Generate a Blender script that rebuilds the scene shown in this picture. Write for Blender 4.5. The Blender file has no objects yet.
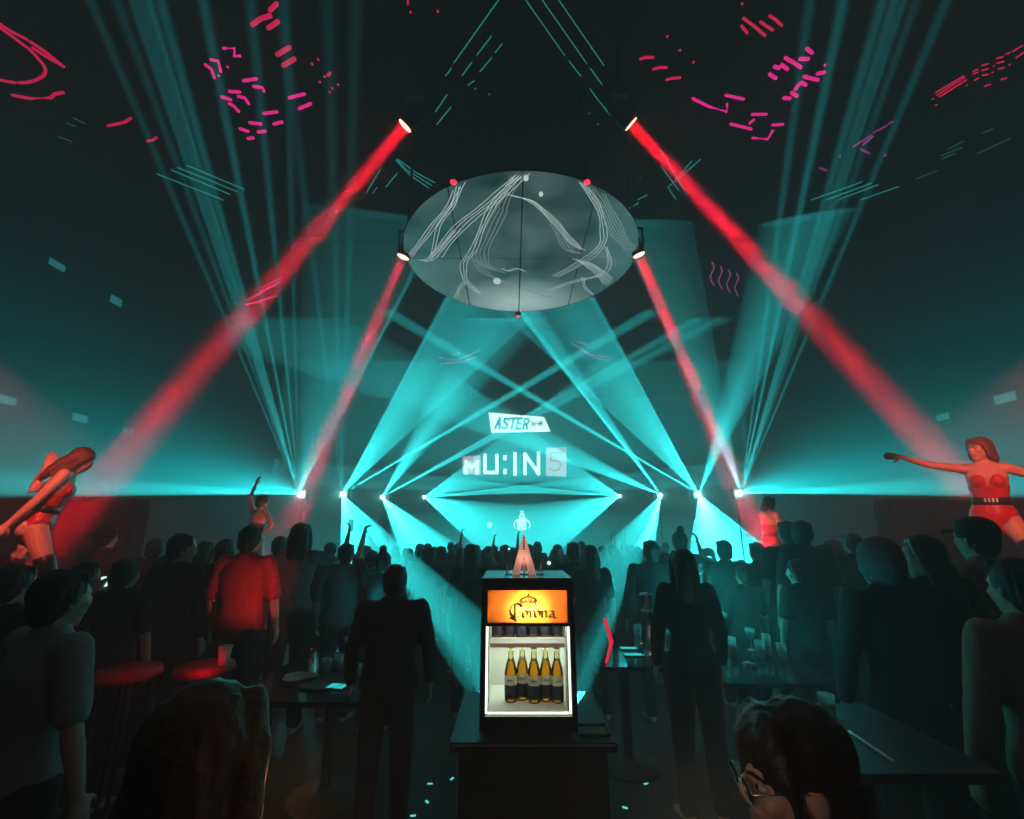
import bpy, bmesh, math, random
from mathutils import Vector, Matrix, noise
V = Vector
rnd = random.Random(7)
S = bpy.context.scene
COL = S.collection

# ------------------------------------------------------------------ camera
F = 450.0                      # focal length in pixels of the 1024 px wide frame
PITCH = math.radians(14.75)
EYE = V((0, 0, 1.75))
cam_data = bpy.data.cameras.new('camera')
cam = bpy.data.objects.new('camera', cam_data)
COL.objects.link(cam)
cam.location = EYE
cam.rotation_euler = (math.pi / 2 + PITCH, 0, 0)
cam_data.sensor_width = 36
cam_data.lens = 36 * F / 1024
cam_data.clip_start = 0.02
S.camera = cam


def P(px, py, D):
    """the point seen at photo pixel (px, py) at a distance D along the room"""
    x = (px - 512) / F
    y = (409.5 - py) / F
    d = V((x, math.cos(PITCH) - y * math.sin(PITCH), math.sin(PITCH) + y * math.cos(PITCH)))
    return EYE + d * (D / d.y)


def PZ(px, py, z):
    p = P(px, py, 1.0) - EYE
    return EYE + p * ((z - EYE.z) / p.z)


def M_PER_PX(D, z):
    return (D * math.cos(PITCH) + (z - EYE.z) * math.sin(PITCH)) / F


# ------------------------------------------------------------------ exposure, haze
S.view_settings.view_transform = 'Standard'
S.view_settings.look = 'None'
S.view_settings.exposure = 0
S.view_settings.gamma = 1
S.cycles.volume_bounces = 0
S.cycles.max_bounces = 5
S.cycles.transparent_max_bounces = 12
S.cycles.use_denoising = True
world = bpy.data.worlds.new('club_haze')
S.world = world
world.use_nodes = True
wn = world.node_tree
wn.nodes['Background'].inputs[0].default_value = (0, 0, 0, 1)
vs = wn.nodes.new('ShaderNodeVolumeScatter')
vs.inputs['Density'].default_value = 0.05
vs.inputs['Color'].default_value = (1, 1, 1, 1)
wn.links.new(vs.outputs[0], wn.nodes['World Output'].inputs['Volume'])

# ------------------------------------------------------------------ lights
TEAL = (0.010, 0.84, 0.88)
LASER = (0.032, 0.86, 0.87)
HOT = (0.22, 1.0, 0.98)
RED = (1.0, 0.002, 0.03)
PALE = (0.75, 0.95, 1.0)
KF, KW = 140.0, 2.0      # sheets, beams, soft glows, stage wash


def lamp(name, kind, loc, energy, col, size=0.02):
    l = bpy.data.lights.new(name, kind)
    l.energy = energy
    l.color = col
    if kind != 'AREA':
        l.shadow_soft_size = size
    o = bpy.data.objects.new(name, l)
    COL.objects.link(o)
    o.location = loc
    return o


def spot(name, src, x_axis, z_dir, tx, ty, energy, col, blend=0.15, rad=0.008):
    """a spot lamp; tx, ty are the tangents of its two half angles"""
    o = lamp(name, 'SPOT', src, energy, col, rad)
    o.data.spot_size = math.pi / 2
    o.data.spot_blend = blend
    z = -z_dir.normalized()
    x = (x_axis - z * x_axis.dot(z)).normalized()
    y = z.cross(x)
    o.matrix_world = Matrix.Translation(src) @ Matrix((x, y, z)).transposed().to_4x4() @ Matrix.Diagonal((tx, ty, 1, 1))
    return o


def fan(src, a, b, e, fill=(1.0,), rays=(), thick=0.02, col=LASER, raw=False):
    """a flat laser sheet swept from direction a to direction b; fill = brightness across the sweep,
    rays = (point, brightness[, width]) for the single bright lines in it"""
    da = (a - src).normalized()
    db = (b - src).normalized()
    tx = math.tan(da.angle(db) / 2) * 1.02
    z = (da + db).normalized()
    o = spot('laser_sheet', src, db - da, z, tx, thick, e if raw else KF * e / thick, col, .06, .006)
    x = ((db - da) - z * z.dot(db - da)).normalized()
    l = o.data
    l.use_nodes = True
    nt = l.node_tree
    em = nt.nodes['Emission']
    tc = nt.nodes.new('ShaderNodeTexCoord')
    sp = nt.nodes.new('ShaderNodeSeparateXYZ')
    dv = nt.nodes.new('ShaderNodeMath')
    dv.operation = 'DIVIDE'
    mu = nt.nodes.new('ShaderNodeMath')
    mu.operation = 'MULTIPLY_ADD'
    mu.inputs[1].default_value = -.5 / tx / tx
    mu.inputs[2].default_value = .5
    rp = nt.nodes.new('ShaderNodeValToRGB')
    nt.links.new(tc.outputs['Normal'], sp.inputs[0])
    nt.links.new(sp.outputs[0], dv.inputs[0])
    nt.links.new(sp.outputs[2], dv.inputs[1])
    nt.links.new(dv.outputs[0], mu.inputs[0])
    nt.links.new(mu.outputs[0], rp.inputs[0])
    nt.links.new(rp.outputs[0], em.inputs['Strength'])

    def fv(p):
        if len(fill) == 1:
            return fill[0]
        q = min(max(p, 0), .9999) * (len(fill) - 1)
        i = int(q)
        return fill[i] + (fill[i + 1] - fill[i]) * (q - i)
    st = [(.0, fv(0)), (1.0, fv(1))]
    if len(fill) > 2:
        st += [(i / (len(fill) - 1), fill[i]) for i in range(1, len(fill) - 1)]
    for ry in rays:
        d = ry[0] - src
        p = .5 + .5 * d.dot(x) / d.dot(z) / tx
        w = (ry[2] if len(ry) > 2 else .006) / tx
        p = min(max(p, w), 1 - w)
        st = [q for q in st if abs(q[0] - p) > w * .5]
        st += [(p - w, fv(p - w)), (p, ry[1]), (p + w, fv(p + w))]
    st.sort()
    el = rp.color_ramp.elements
    el[0].position, el[1].position = st[0][0], st[-1][0]
    el[0].color = (st[0][1],) * 3 + (1,)
    el[1].color = (st[-1][1],) * 3 + (1,)
    for p, v in st[1:-1][:30]:
        n = el.new(p)
        n.color = (v, v, v, 1)
    return o


# left and right laser heads: pixel, distance
LH = [P(299, 494, 9), P(342, 494, 11), P(382, 497, 14), P(424, 497, 18)]
RH = [P(741, 493, 9), P(699, 494, 11), P(661, 495, 14), P(620, 496, 18)]
for side in (-1, 1):
    s1, s2, s3, s4 = LH if side < 0 else RH
    def Q(px, py, D, s=side):
        return P(px if s < 0 else 1040 - px, py, D)
    # first head: the tall comb of thin beams towards the ceiling
    comb = ((166, .7), (183, .4), (194, .9), (199, .8), (204, 1.0), (211, .7), (238, .7), (268, .6), (291, .7)) if side < 0 else \
           ((168, .9), (188, .5), (196, 1.0), (202, .9), (209, .7), (234, .9), (255, .6))
    fan(s1, Q(158, 180, 5), Q(298, 180, 5), 12, (.012,), [(Q(px, 180, 5), v, .006) for px, v in comb], thick=.008)
    fan(s1, Q(190, 180, 5), Q(215, 180, 5), 2, (.3, .6, .5, .3), thick=.012)
    if side < 0:
        fan(s1, P(300, 250, 8.5), P(413, 280, 9), 60, (.05, .12), [(P(412, 280, 9), 1, .008)])
        fan(s2, P(296, 180, 5), P(358, 180, 5), 7, (.01,), [(P(px, 180, 5), v, .006) for px, v in ((300, .9), (333, .6), (354, .9))], thick=.01)
    else:
        fan(s1, P(651, 299, 9), P(716, 352, 9), 34, (.35, .2, .1), [(P(651, 299, 9), 1, .008), (P(715, 352, 9), .3, .006)])
        fan(s2, P(729, 440, 10.5), P(714, 425, 10.5), 20, (.6, 1, .4))
    # wide soft wedge towards the side wall, cut off at head height
    fan(s1, Q(60, 496, 7), s1 + V((side * 1.6, -1.2, 4.2)), 9500, (1.3, .55, .28, .13, .06, .025, .01, .0, .0), thick=.75, col=TEAL, raw=True)
    fan(s1, Q(120, 478, 8), Q(100, 496, 8), 20, (.3, .7, 1.0), thick=.08)
    # second head: big fan under the disc, curtain down into the crowd
    fan(s2, Q(439, 307, 11), Q(508, 342, 12), 80, (.55, .4, .25, .3), [(Q(440, 307, 11), 1.2, .010), (Q(507, 342, 12), .8, .008)])
    fan(s2, Q(500, 398, 12), Q(486, 412, 12), 60, (.3, 1, .3))
    if side < 0:
        fan(s2, P(340, 545, 10.5), P(376, 545, 10.5), 90, (1, .7, .4))
        fan(s2, P(392, 542, 6), P(458, 655, 3.2), 70, (.4, .7, 1), thick=.04)
        fan(s2, P(372, 540, 7.5), P(400, 575, 6), 40, (.5, .8, .5), thick=.04)
    else:
        fan(s2, P(690, 545, 10.5), P(760, 541, 10.5), 110, (1, .9, .6, .3), [(P(691, 545, 10.5), 1.3, .01), (P(757, 541, 10.5), 1.6, .012)])
    # third head
    if side < 0:
        fan(s3, P(480, 440, 14), P(525, 425, 14), 70, (.5, .3, .4), [(P(481, 441, 14), 1, .008), (P(505, 432, 14), .9, .008)])
        fan(s3, P(388, 484, 14), P(400, 478, 14), 40, (.4, 1, .4))
        fan(s3, P(394, 535, 13.5), P(460, 545, 13), 120, (.6, 1, .5))
    else:
        fan(s3, P(524, 320, 12), P(560, 340, 13), 110, (.25, .1), [(P(525, 320, 12), 1.3, .009)])
        fan(s3, P(540, 454, 14), P(548, 430, 14), 70, (.9, .5, .3))
        fan(s3, P(655, 545, 13.5), P(636, 545, 13.5), 190, (.5, 1, .6))
        fan(s3, P(634, 538, 7.5), P(570, 640, 3.3), 90, (.7, 1, .8), [(P(575, 633, 3.3), 1.8, .01)], thick=.03)
        fan(s2, P(700, 570, 8), P(850, 650, 5), 60, (1, .6, .3), thick=.15)
    # fourth head: the rhombus in front of the stage
    fan(s4, Q(508, 431, 18), Q(590, 474, 18), 100, (.5, .3, .3, .4), [(Q(509, 431.5, 18), 1.3, .009)])
    fan(s4, Q(600, 476, 18), Q(600, 491, 18), 90, (.9, .3, .9), thick=.012)
    fan(s4, Q(575, 508, 18), Q(476, 548, 18), 130, (.4, .5, .7), [(Q(478, 547, 18), 1.7, .011)])
    for hd, e in ((s1, 34), (s2, 50), (s3, 40), (s4, 40)):
        lamp('laser_halo', 'POINT', hd + V((0, -.12, 0)), e, HOT, .03)
# beams falling from the hub under the disc
hub = PZ(518, 316, 6.1)
fan(hub, P(440, 400, 12), P(615, 430, 12), 30, (.05,), [(P(455, 385, 12), .7, .014), (P(600, 410, 12), .7, .014)])
# stage wash
for px, py, D, e in ((520, 470, 21.5, 160), (400, 440, 20, 60), (640, 440, 20, 60)):
    lamp('stage_wash', 'POINT', P(px, py, D), e * KW, TEAL, .8)
# unseen neutral fill added to lift the blacks, behind and above the camera
for loc, ang, sx, sy, e in (((0, -3.6, 5.0), 70, 12, 4, 4), ((0, 1.2, 8.4), 0, 14, 4, 26)):
    h = bpy.data.lights.new('fill_light', 'AREA')
    h.energy = e
    h.shape = 'RECTANGLE'
    h.size, h.size_y = sx, sy
    h.color = (1, .93, .95)
    ho = bpy.data.objects.new('fill_light', h)
    COL.objects.link(ho)
    ho.location = loc
    ho.rotation_euler = (math.radians(ang), 0, 0)


# ------------------------------------------------------------------ materials
def nodemat(name):
    m = bpy.data.materials.new(name)
    m.use_nodes = True
    return m, m.node_tree, m.node_tree.nodes['Principled BSDF']


def mat(name, col, rough=.6, metal=0.0, var=.25, scale=18.0, spec=.4, bump=0.0):
    m, nt, b = nodemat(name)
    tc = nt.nodes.new('ShaderNodeTexCoord')
    nz = nt.nodes.new('ShaderNodeTexNoise')
    nz.inputs['Scale'].default_value = scale
    nz.inputs['Detail'].default_value = 4
    nt.links.new(tc.outputs['Object'], nz.inputs['Vector'])
    r = nt.nodes.new('ShaderNodeValToRGB')
    r.color_ramp.elements[0].position = .3
    r.color_ramp.elements[1].position = .7
    r.color_ramp.elements[0].color = tuple(c * (1 - var) for c in col) + (1,)
    r.color_ramp.elements[1].color = tuple(min(1, c * (1 + var)) for c in col) + (1,)
    nt.links.new(nz.outputs[0], r.inputs[0])
    nt.links.new(r.outputs[0], b.inputs['Base Color'])
    b.inputs['Roughness'].default_value = rough
    b.inputs['Metallic'].default_value = metal
    b.inputs['Specular IOR Level'].default_value = spec
    if bump:
        bp = nt.nodes.new('ShaderNodeBump')
        bp.inputs['Strength'].default_value = bump
        bp.inputs['Distance'].default_value = .01
        nt.links.new(nz.outputs[0], bp.inputs['Height'])
        nt.links.new(bp.outputs[0], b.inputs['Normal'])
    return m


def emit(name, col, strength, base=(0.02, 0.02, 0.02)):
    m, nt, b = nodemat(name)
    b.inputs['Base Color'].default_value = base + (1,)
    b.inputs['Emission Color'].default_value = tuple(col) + (1,)
    b.inputs['Emission Strength'].default_value = strength
    return m


M = {}
M['black_metal'] = mat('black_metal', (.012, .012, .013), .45, .3)
M['black_plastic'] = mat('black_plastic', (.012, .012, .013), .5)
M['wall'] = mat('dark_wall', (.003, .003, .0035), .9, scale=2, spec=.03)
M['floor'] = mat('dark_floor', (.006, .006, .007), .5, scale=4, spec=.2)
M['ceiling'] = mat('dark_ceiling', (.0015, .0015, .0018), .95, scale=2, spec=.05)
M['podium'] = mat('podium_panel', (.012, .012, .014), .5)
M['backdrop'] = mat('dark_backdrop', (.01, .01, .011), .8, scale=1)
M['skin'] = mat('skin', (.50, .30, .22), .55, scale=30, var=.06)
M['skin_dark'] = mat('tanned_skin', (.36, .20, .14), .55, scale=30, var=.06)
M['hair'] = mat('black_hair', (.008, .007, .007), .5, scale=60, bump=.4)
M['hair_brown'] = mat('brown_hair', (.10, .045, .022), .5, scale=60, bump=.4)
M['black_cloth'] = mat('black_cloth', (.006, .006, .007), .9, scale=40, bump=.2)
M['navy_cloth'] = mat('navy_cloth', (.008, .010, .014), .9, scale=40, bump=.2)
M['grey_cloth'] = mat('grey_cloth', (.02, .02, .022), .9, scale=40, bump=.2)
M['white_cloth'] = mat('white_cloth', (.2, .22, .22), .9, scale=40, bump=.2, var=.1)
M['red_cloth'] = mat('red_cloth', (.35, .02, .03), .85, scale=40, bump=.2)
M['pale_cloth'] = mat('pale_cloth', (.12, .11, .11), .9, scale=40, bump=.2)
M['beige_cloth'] = mat('beige_cloth', (.25, .16, .12), .9, scale=40, bump=.2)
M['knit'] = mat('knit_wool', (.16, .13, .13), .95, scale=90, bump=.8)
M['red_satin'] = mat('red_satin', (.42, .012, .02), .35, scale=30, var=.1)
M['black_satin'] = mat('black_satin', (.02, .015, .016), .35)
M['bottle_label'] = mat('bottle_label', (.75, .72, .55), .6, var=.3, scale=120)
M['label_blue'] = mat('label_blue', (.012, .016, .04), .5, var=.3, scale=120)
M['white_plastic'] = mat('white_plastic', (.8, .82, .75), .4, var=.05)
M['chrome'] = mat('chrome', (.6, .62, .62), .15, 1.0, var=.05)
M['paper'] = mat('paper', (.7, .68, .62), .8, var=.1)
M['porcelain'] = mat('porcelain', (.35, .33, .34), .3, var=.05)
M['wood'] = mat('dark_wood', (.035, .016, .010), .4, scale=9)
M['dark_print'] = mat('dark_print', (.012, .006, .004), .6)
M['copper'] = mat('copper_paint', (.55, .28, .2), .4, .6, var=.1)
M['eye_white'] = mat('eye_white', (.4, .38, .36), .2, var=.02)
M['eye_dark'] = mat('eye_dark', (.01, .008, .007), .1)
M['lips'] = mat('lips', (.36, .14, .11), .4, var=.05)


def glassy(name, col, rough=.03, transp=.75):
    m, nt, b = nodemat(name)
    nt.nodes.remove(b)
    t = nt.nodes.new('ShaderNodeBsdfTransparent')
    t.inputs[0].default_value = tuple(col) + (1,)
    g = nt.nodes.new('ShaderNodeBsdfGlossy')
    g.inputs['Roughness'].default_value = rough
    fr = nt.nodes.new('ShaderNodeFresnel')
    fr.inputs[0].default_value = 1.45
    mx = nt.nodes.new('ShaderNodeMixShader')
    nt.links.new(fr.outputs[0], mx.inputs[0])
    nt.links.new(t.outputs[0], mx.inputs[1])
    nt.links.new(g.outputs[0], mx.inputs[2])
    nt.links.new(mx.outputs[0], nt.nodes['Material Output'].inputs[0])
    return m


M['glass'] = glassy('clear_glass', (.9, .95, .93))
M['beer'] = glassy('beer_glass', (.85, .52, .08))
M['beer_clear'] = glassy('bottle_neck_glass', (.92, .86, .62))
def frosted(name):
    m = glassy(name, (.85, .92, .9), .12)
    nt = m.node_tree
    out = nt.nodes['Material Output']
    prev = out.inputs[0].links[0].from_socket
    d_ = nt.nodes.new('ShaderNodeBsdfDiffuse')
    d_.inputs[0].default_value = (.8, .85, .85, 1)
    t_ = nt.nodes.new('ShaderNodeBsdfTranslucent')
    t_.inputs[0].default_value = (.8, .85, .85, 1)
    a_ = nt.nodes.new('ShaderNodeMixShader')
    nt.links.new(d_.outputs[0], a_.inputs[1])
    nt.links.new(t_.outputs[0], a_.inputs[2])
    b_ = nt.nodes.new('ShaderNodeMixShader')
    b_.inputs[0].default_value = .3
    nt.links.new(prev, b_.inputs[1])
    nt.links.new(a_.outputs[0], b_.inputs[2])
    nt.links.new(b_.outputs[0], out.inputs[0])
    return m


M['tumbler_glass'] = frosted('tumbler_glass')
M['laser_lens'] = emit('laser_lens', (.55, 1, 1), 30)
M['red_lens'] = emit('red_lens', (1, .25, .15), 14)
M['red_lens_small'] = emit('red_lens_small', (1, .02, .06), 3)
M['magenta_light'] = emit('magenta_light', (1.0, .012, .30), 1.1)  # emissive colours for laser light and reflections painted on the ceiling
M['rose_light'] = emit('rose_light', (.85, .006, .10), .9)
M['violet_light'] = emit('violet_light', (.6, .05, .4), .5)
M['teal_light'] = emit('teal_light', (.02, .34, .30), .8)
M['teal_light_dim'] = emit('teal_light_dim', (.01, .15, .12), .7)
M['screen_teal'] = emit('screen_teal', (.03, .7, .7), .9)
M['screen_white'] = emit('screen_white', (.75, 1, 1), 1.3)
M['sign_white'] = emit('sign_white', (.78, 1, .98), 2.6)
M['sign_pink'] = emit('sign_pink', (.8, .6, .68), 1.2)
M['sign_rose'] = emit('sign_rose', (.8, .12, .26), .8)
M['sign_teal'] = emit('sign_teal', (.02, .42, .45), 1)
M['strip_warm'] = emit('strip_warm', (1, .95, .78), 3)
M['bulb'] = emit('bulb', (1, .62, .5), 1.3)
M['red_glow'] = emit('red_glow', (1, .01, .05), .9)
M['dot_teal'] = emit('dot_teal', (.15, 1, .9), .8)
M['dot_orange'] = emit('dot_orange', (1, .35, .06), 2)
M['panel_teal'] = emit('panel_teal', (.03, .24, .25), .8)


# ------------------------------------------------------------------ mesh helpers
def obj(name, bm, m, parent=None, smooth=True):
    me = bpy.data.meshes.new(name)
    bmesh.ops.recalc_face_normals(bm, faces=bm.faces[:])
    bm.to_mesh(me)
    bm.free()
    return link(name, me, m, parent, smooth)


def link(name, me, m, parent=None, smooth=True):
    o = bpy.data.objects.new(name, me)
    COL.objects.link(o)
    if m is not None:
        if not me.materials:
            me.materials.append(m)
        else:
            o.material_slots[0].link = 'OBJECT'
            o.material_slots[0].material = m
    if smooth:
        me.polygons.foreach_set('use_smooth', [True] * len(me.polygons))
    if parent:
        o.parent = parent
    return o


def thing(name, label, cat, loc=(0, 0, 0), rotz=0, group=None):
    o = bpy.data.objects.new(name, None)
    COL.objects.link(o)
    o.empty_display_size = .1
    o.location = loc
    o.rotation_euler = (0, 0, rotz)
    return tag(o, label, cat, group)


def tag(o, label, cat, group=None):
    o['label'] = label
    o['category'] = cat
    if group:
        o['group'] = group
    return o


def struct(name, bm, m):
    o = obj(name, bm, m, None, False)
    o['kind'] = 'structure'
    return o


def box(bm, x0, y0, z0, x1, y1, z1, bev=0.0):
    r = bmesh.ops.create_cube(bm, size=1)
    c = V(((x0 + x1) / 2, (y0 + y1) / 2, (z0 + z1) / 2))
    for v in r['verts']:
        v.co = V((v.co.x * (x1 - x0), v.co.y * (y1 - y0), v.co.z * (z1 - z0))) + c
    if bev:
        es = list({e for v in r['verts'] for e in v.link_edges})
        bmesh.ops.bevel(bm, geom=es, offset=bev, segments=2, affect='EDGES')
    return bm


def loft(bm, pts, rad, right=V((1, 0, 0)), seg=14, caps=True):
    """closed tube through pts; rad = list of (rx, ry) or numbers"""
    pts = [V(p) for p in pts]
    rad = [(r, r) if isinstance(r, (int, float)) else r for r in rad]
    n = len(pts)
    rings = []

    def ring(p, t, rx, ry):
        rv = right - t * right.dot(t)
        if rv.length < .05:
            rv = V((0, 1, 0)) - t * t.y
        rv.normalize()
        fv = t.cross(rv)
        rings.append([bm.verts.new(p + rv * (rx * math.cos(2 * math.pi * k / seg)) + fv * (ry * math.sin(2 * math.pi * k / seg))) for k in range(seg)])
    for i in range(n):
        t = (pts[min(i + 1, n - 1)] - pts[max(i - 1, 0)]).normalized()
        rx, ry = rad[i]
        if i == 0 and caps:
            h = min(rx, ry)
            ring(pts[0] - t * h * .85, t, rx * .5, ry * .5)
            ring(pts[0] - t * h * .5, t, rx * .86, ry * .86)
        ring(pts[i], t, rx, ry)
        if i == n - 1 and caps:
            h = min(rx, ry)
            ring(pts[-1] + t * h * .5, t, rx * .86, ry * .86)
            ring(pts[-1] + t * h * .85, t, rx * .5, ry * .5)
    for a, b in zip(rings, rings[1:]):
        for k in range(seg):
            bm.faces.new((a[k], a[(k + 1) % seg], b[(k + 1) % seg], b[k]))
    bm.faces.new(list(reversed(rings[0])))
    bm.faces.new(rings[-1])
    return bm


def lathe(bm, prof, c=V((0, 0, 0)), seg=24, closed=True):
    rings = []
    for r, z in prof:
        rings.append([bm.verts.new(c + V((r * math.cos(2 * math.pi * k / seg), r * math.sin(2 * math.pi * k / seg), z))) for k in range(seg)])
    for a, b in zip(rings, rings[1:]):
        for k in range(seg):
            bm.faces.new((a[k], a[(k + 1) % seg], b[(k + 1) % seg], b[k]))
    if closed:
        bm.faces.new(list(reversed(rings[0])))
        bm.faces.new(rings[-1])
    return bm


def ell(bm, c, r, rot=None, seg=16):
    q = bmesh.ops.create_uvsphere(bm, u_segments=seg, v_segments=max(8, seg * 2 // 3), radius=1)
    for v in q['verts']:
        p = V((v.co.x * r[0], v.co.y * r[1], v.co.z * r[2]))
        if rot:
            p = rot @ p
        v.co = p + V(c)
    return bm


def remesh(bm, voxel, smooth=3, jitter=0.0):
    """one continuous skin around overlapping closed pieces"""
    me = bpy.data.meshes.new('skin')
    bmesh.ops.recalc_face_normals(bm, faces=bm.faces[:])
    bm.to_mesh(me)
    bm.free()
    o = bpy.data.objects.new('skin', me)
    COL.objects.link(o)
    r = o.modifiers.new('r', 'REMESH')
    r.mode = 'VOXEL'
    r.voxel_size = voxel
    if smooth:
        s = o.modifiers.new('s', 'SMOOTH')
        s.iterations = smooth
        s.factor = .5
    dg = bpy.context.evaluated_depsgraph_get()
    out = bpy.data.meshes.new_from_object(o.evaluated_get(dg))
    bpy.data.objects.remove(o)
    bpy.data.meshes.remove(me)
    if jitter:
        for v in out.vertices:
            n = noise.noise(V((v.co.x * 60, v.co.y * 60, v.co.z * 9)))
            v.co += v.normal * n * jitter
    return out


def nib_strokes(bm, lines, to3, nib=(0.02, 0.02), depth=.004):
    """lettering: sweep a pen nib (2D vector) or, when nib is a number, a round-cornered stroke along 2D polylines"""
    for ln in lines:
        for a, b in zip(ln, ln[1:]):
            a = V(a); b = V(b)
            if isinstance(nib, (int, float)):
                d = (b - a).normalized()
                n = V((-d.y, d.x)) * nib / 2
                e = d * nib / 2
                quad = [a - e + n, a - e - n, b + e - n, b + e + n]
            else:
                nv = V(nib) / 2
                quad = [a + nv, a - nv, b - nv, b + nv]
                if abs((b - a).cross(nv)) < 1e-7:
                    continue
            f = [bm.verts.new(to3(q, 0)) for q in quad]
            k = [bm.verts.new(to3(q, depth)) for q in quad]
            bm.faces.new(f)
            bm.faces.new(list(reversed(k)))
            for i in range(4):
                bm.faces.new((f[i], k[i], k[(i + 1) % 4], f[(i + 1) % 4]))
    return bm


def arc(cx, cy, rx, ry, a0, a1, n=10):
    return [(cx + rx * math.cos(math.radians(a0 + (a1 - a0) * i / n)), cy + ry * math.sin(math.radians(a0 + (a1 - a0) * i / n))) for i in range(n + 1)]


# ------------------------------------------------------------------ the room
W, BACK, CEIL, LOW = 9.5, 23.5, 8.6, -.25
STEP = 5.6
bm = bmesh.new(); box(bm, -W, -4, -.6, W, STEP, 0); struct('floor', bm, M['floor'])
bm = bmesh.new(); box(bm, -W, STEP, -.6, W, BACK, LOW); struct('dance_floor', bm, M['floor'])
bm = bmesh.new(); box(bm, -W, -4, CEIL, W, BACK, CEIL + .3); struct('ceiling', bm, M['ceiling'])
bm = bmesh.new(); box(bm, -W - .3, -4, -.6, -W, BACK, CEIL + .3); struct('wall_left', bm, M['wall'])
bm = bmesh.new(); box(bm, W, -4, -.6, W + .3, BACK, CEIL + .3); struct('wall_right', bm, M['wall'])
bm = bmesh.new(); box(bm, -W - .3, BACK, -.6, W + .3, BACK + .3, CEIL + .3); struct('wall_back', bm, M['backdrop'])
bm = bmesh.new(); box(bm, -W - .3, -4.3, -.6, W + .3, -4, CEIL + .3); struct('wall_rear', bm, M['wall'])
# dark wall returns on both sides of the dance floor, behind the podiums
for nm, x0, x1 in (('trim_1', -W, -5.4), ('trim_2', 5.4, W)):
    bm = bmesh.new()
    box(bm, x0, 6.6, -.6, x1, 6.9, 2.15, .03)
    struct(nm, bm, M['wall'])
# ceiling beams
for i, y in enumerate((3.2, 9.5, 14.5)):
    bm = bmesh.new()
    box(bm, -W, y, CEIL - .16, W, y + .35, CEIL, .02)
    struct('trim_%d' % (i + 3), bm, M['ceiling'])

# stage platform
bm = bmesh.new(); box(bm, -4.5, 20.2, LOW, 4.5, BACK - .02, .55, .02)
tag(obj('stage_platform', bm, M['podium'], None, False), 'low dark stage platform against the teal lit back wall', 'stage')

# ------------------------------------------------------------------ people
def rot(yaw=0, pitch=0, roll=0):
    return Matrix.Rotation(math.radians(yaw), 3, 'Z') @ Matrix.Rotation(math.radians(pitch), 3, 'X') @ Matrix.Rotation(math.radians(roll), 3, 'Y')


DEF = dict(lean=0, side=0, twist=0, head=(0, 0, 0), female=False,
           aL=((-.28, .05, -1), (-.05, .25, -1)), aR=((.28, .05, -1), (.05, .25, -1)),
           lL=((-.04, .03, -1), (-.02, -.04, -1)), lR=((.04, .03, -1), (.02, -.04, -1)),
           handL=None, handR=None, curl=.5, width=1.0)


class Rig:
    """joints of a 1.70 m figure that faces +Y and stands on z = 0"""
    def __init__(s, p):
        p = {**DEF, **p}
        s.p = p
        f = p['female']
        U = rot(p['twist'], -p['lean'], p['side'])
        s.U = U
        s.up = U @ V((0, 0, 1))
        s.right = U @ V((1, 0, 0))
        s.fwd = U @ V((0, 1, 0))
        s.pel = V((0, 0, .95))
        hipw = .088
        s.hip = {}; s.knee = {}; s.ank = {}; s.sh = {}; s.elb = {}; s.wri = {}
        for k, sg, leg, arm in (('L', -1, p['lL'], p['aL']), ('R', 1, p['lR'], p['aR'])):
            h = s.pel + rot(p['twist'] * .5) @ V((sg * hipw, 0, -.05))
            s.hip[k] = h
            s.knee[k] = h + V(leg[0]).normalized() * .42
            s.ank[k] = s.knee[k] + V(leg[1]).normalized() * .41
            sw = (.150 if f else .172) * p['width']
            s.sh[k] = s.pel + s.up * .455 + s.right * sg * sw
            s.elb[k] = s.sh[k] + V(arm[0]).normalized() * .275
            s.wri[k] = s.elb[k] + V(arm[1]).normalized() * .245
        low = min(s.ank['L'].z, s.ank['R'].z)
        dz = V((0, 0, .075 - low))
        for d in (s.hip, s.knee, s.ank, s.sh, s.elb, s.wri):
            for k in d:
                d[k] = d[k] + dz
        s.pel = s.pel + dz
        s.neck = s.pel + s.up * .51
        s.H = U @ rot(*p['head'])
        s.head = s.neck + s.up * .045 + (s.H @ V((0, .012, .085)))

    def hl(s, v):
        return s.head + s.H @ V(v)


def torso_rings(r, grow=0.0, z0=-.07, z1=.5):
    f = r.p['female']
    w = r.p['width']
    prof = [(-.09, .120, .085), (-.03, .165, .108), (.04, .160, .105), (.11, .128 if f else .142, .090), (.18, .118 if f else .138, .085),
            (.28, .138 if f else .155, .098), (.37, .150 if f else .168, .106), (.44, .138 if f else .155, .085), (.49, .085, .062), (.52, .058, .055)]
    out = [(z, (a + grow) * w, b + grow) for z, a, b in prof if z0 <= z <= z1]
    return [r.pel + r.up * z for z, a, b in out], [(a, b) for z, a, b in out]


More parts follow.
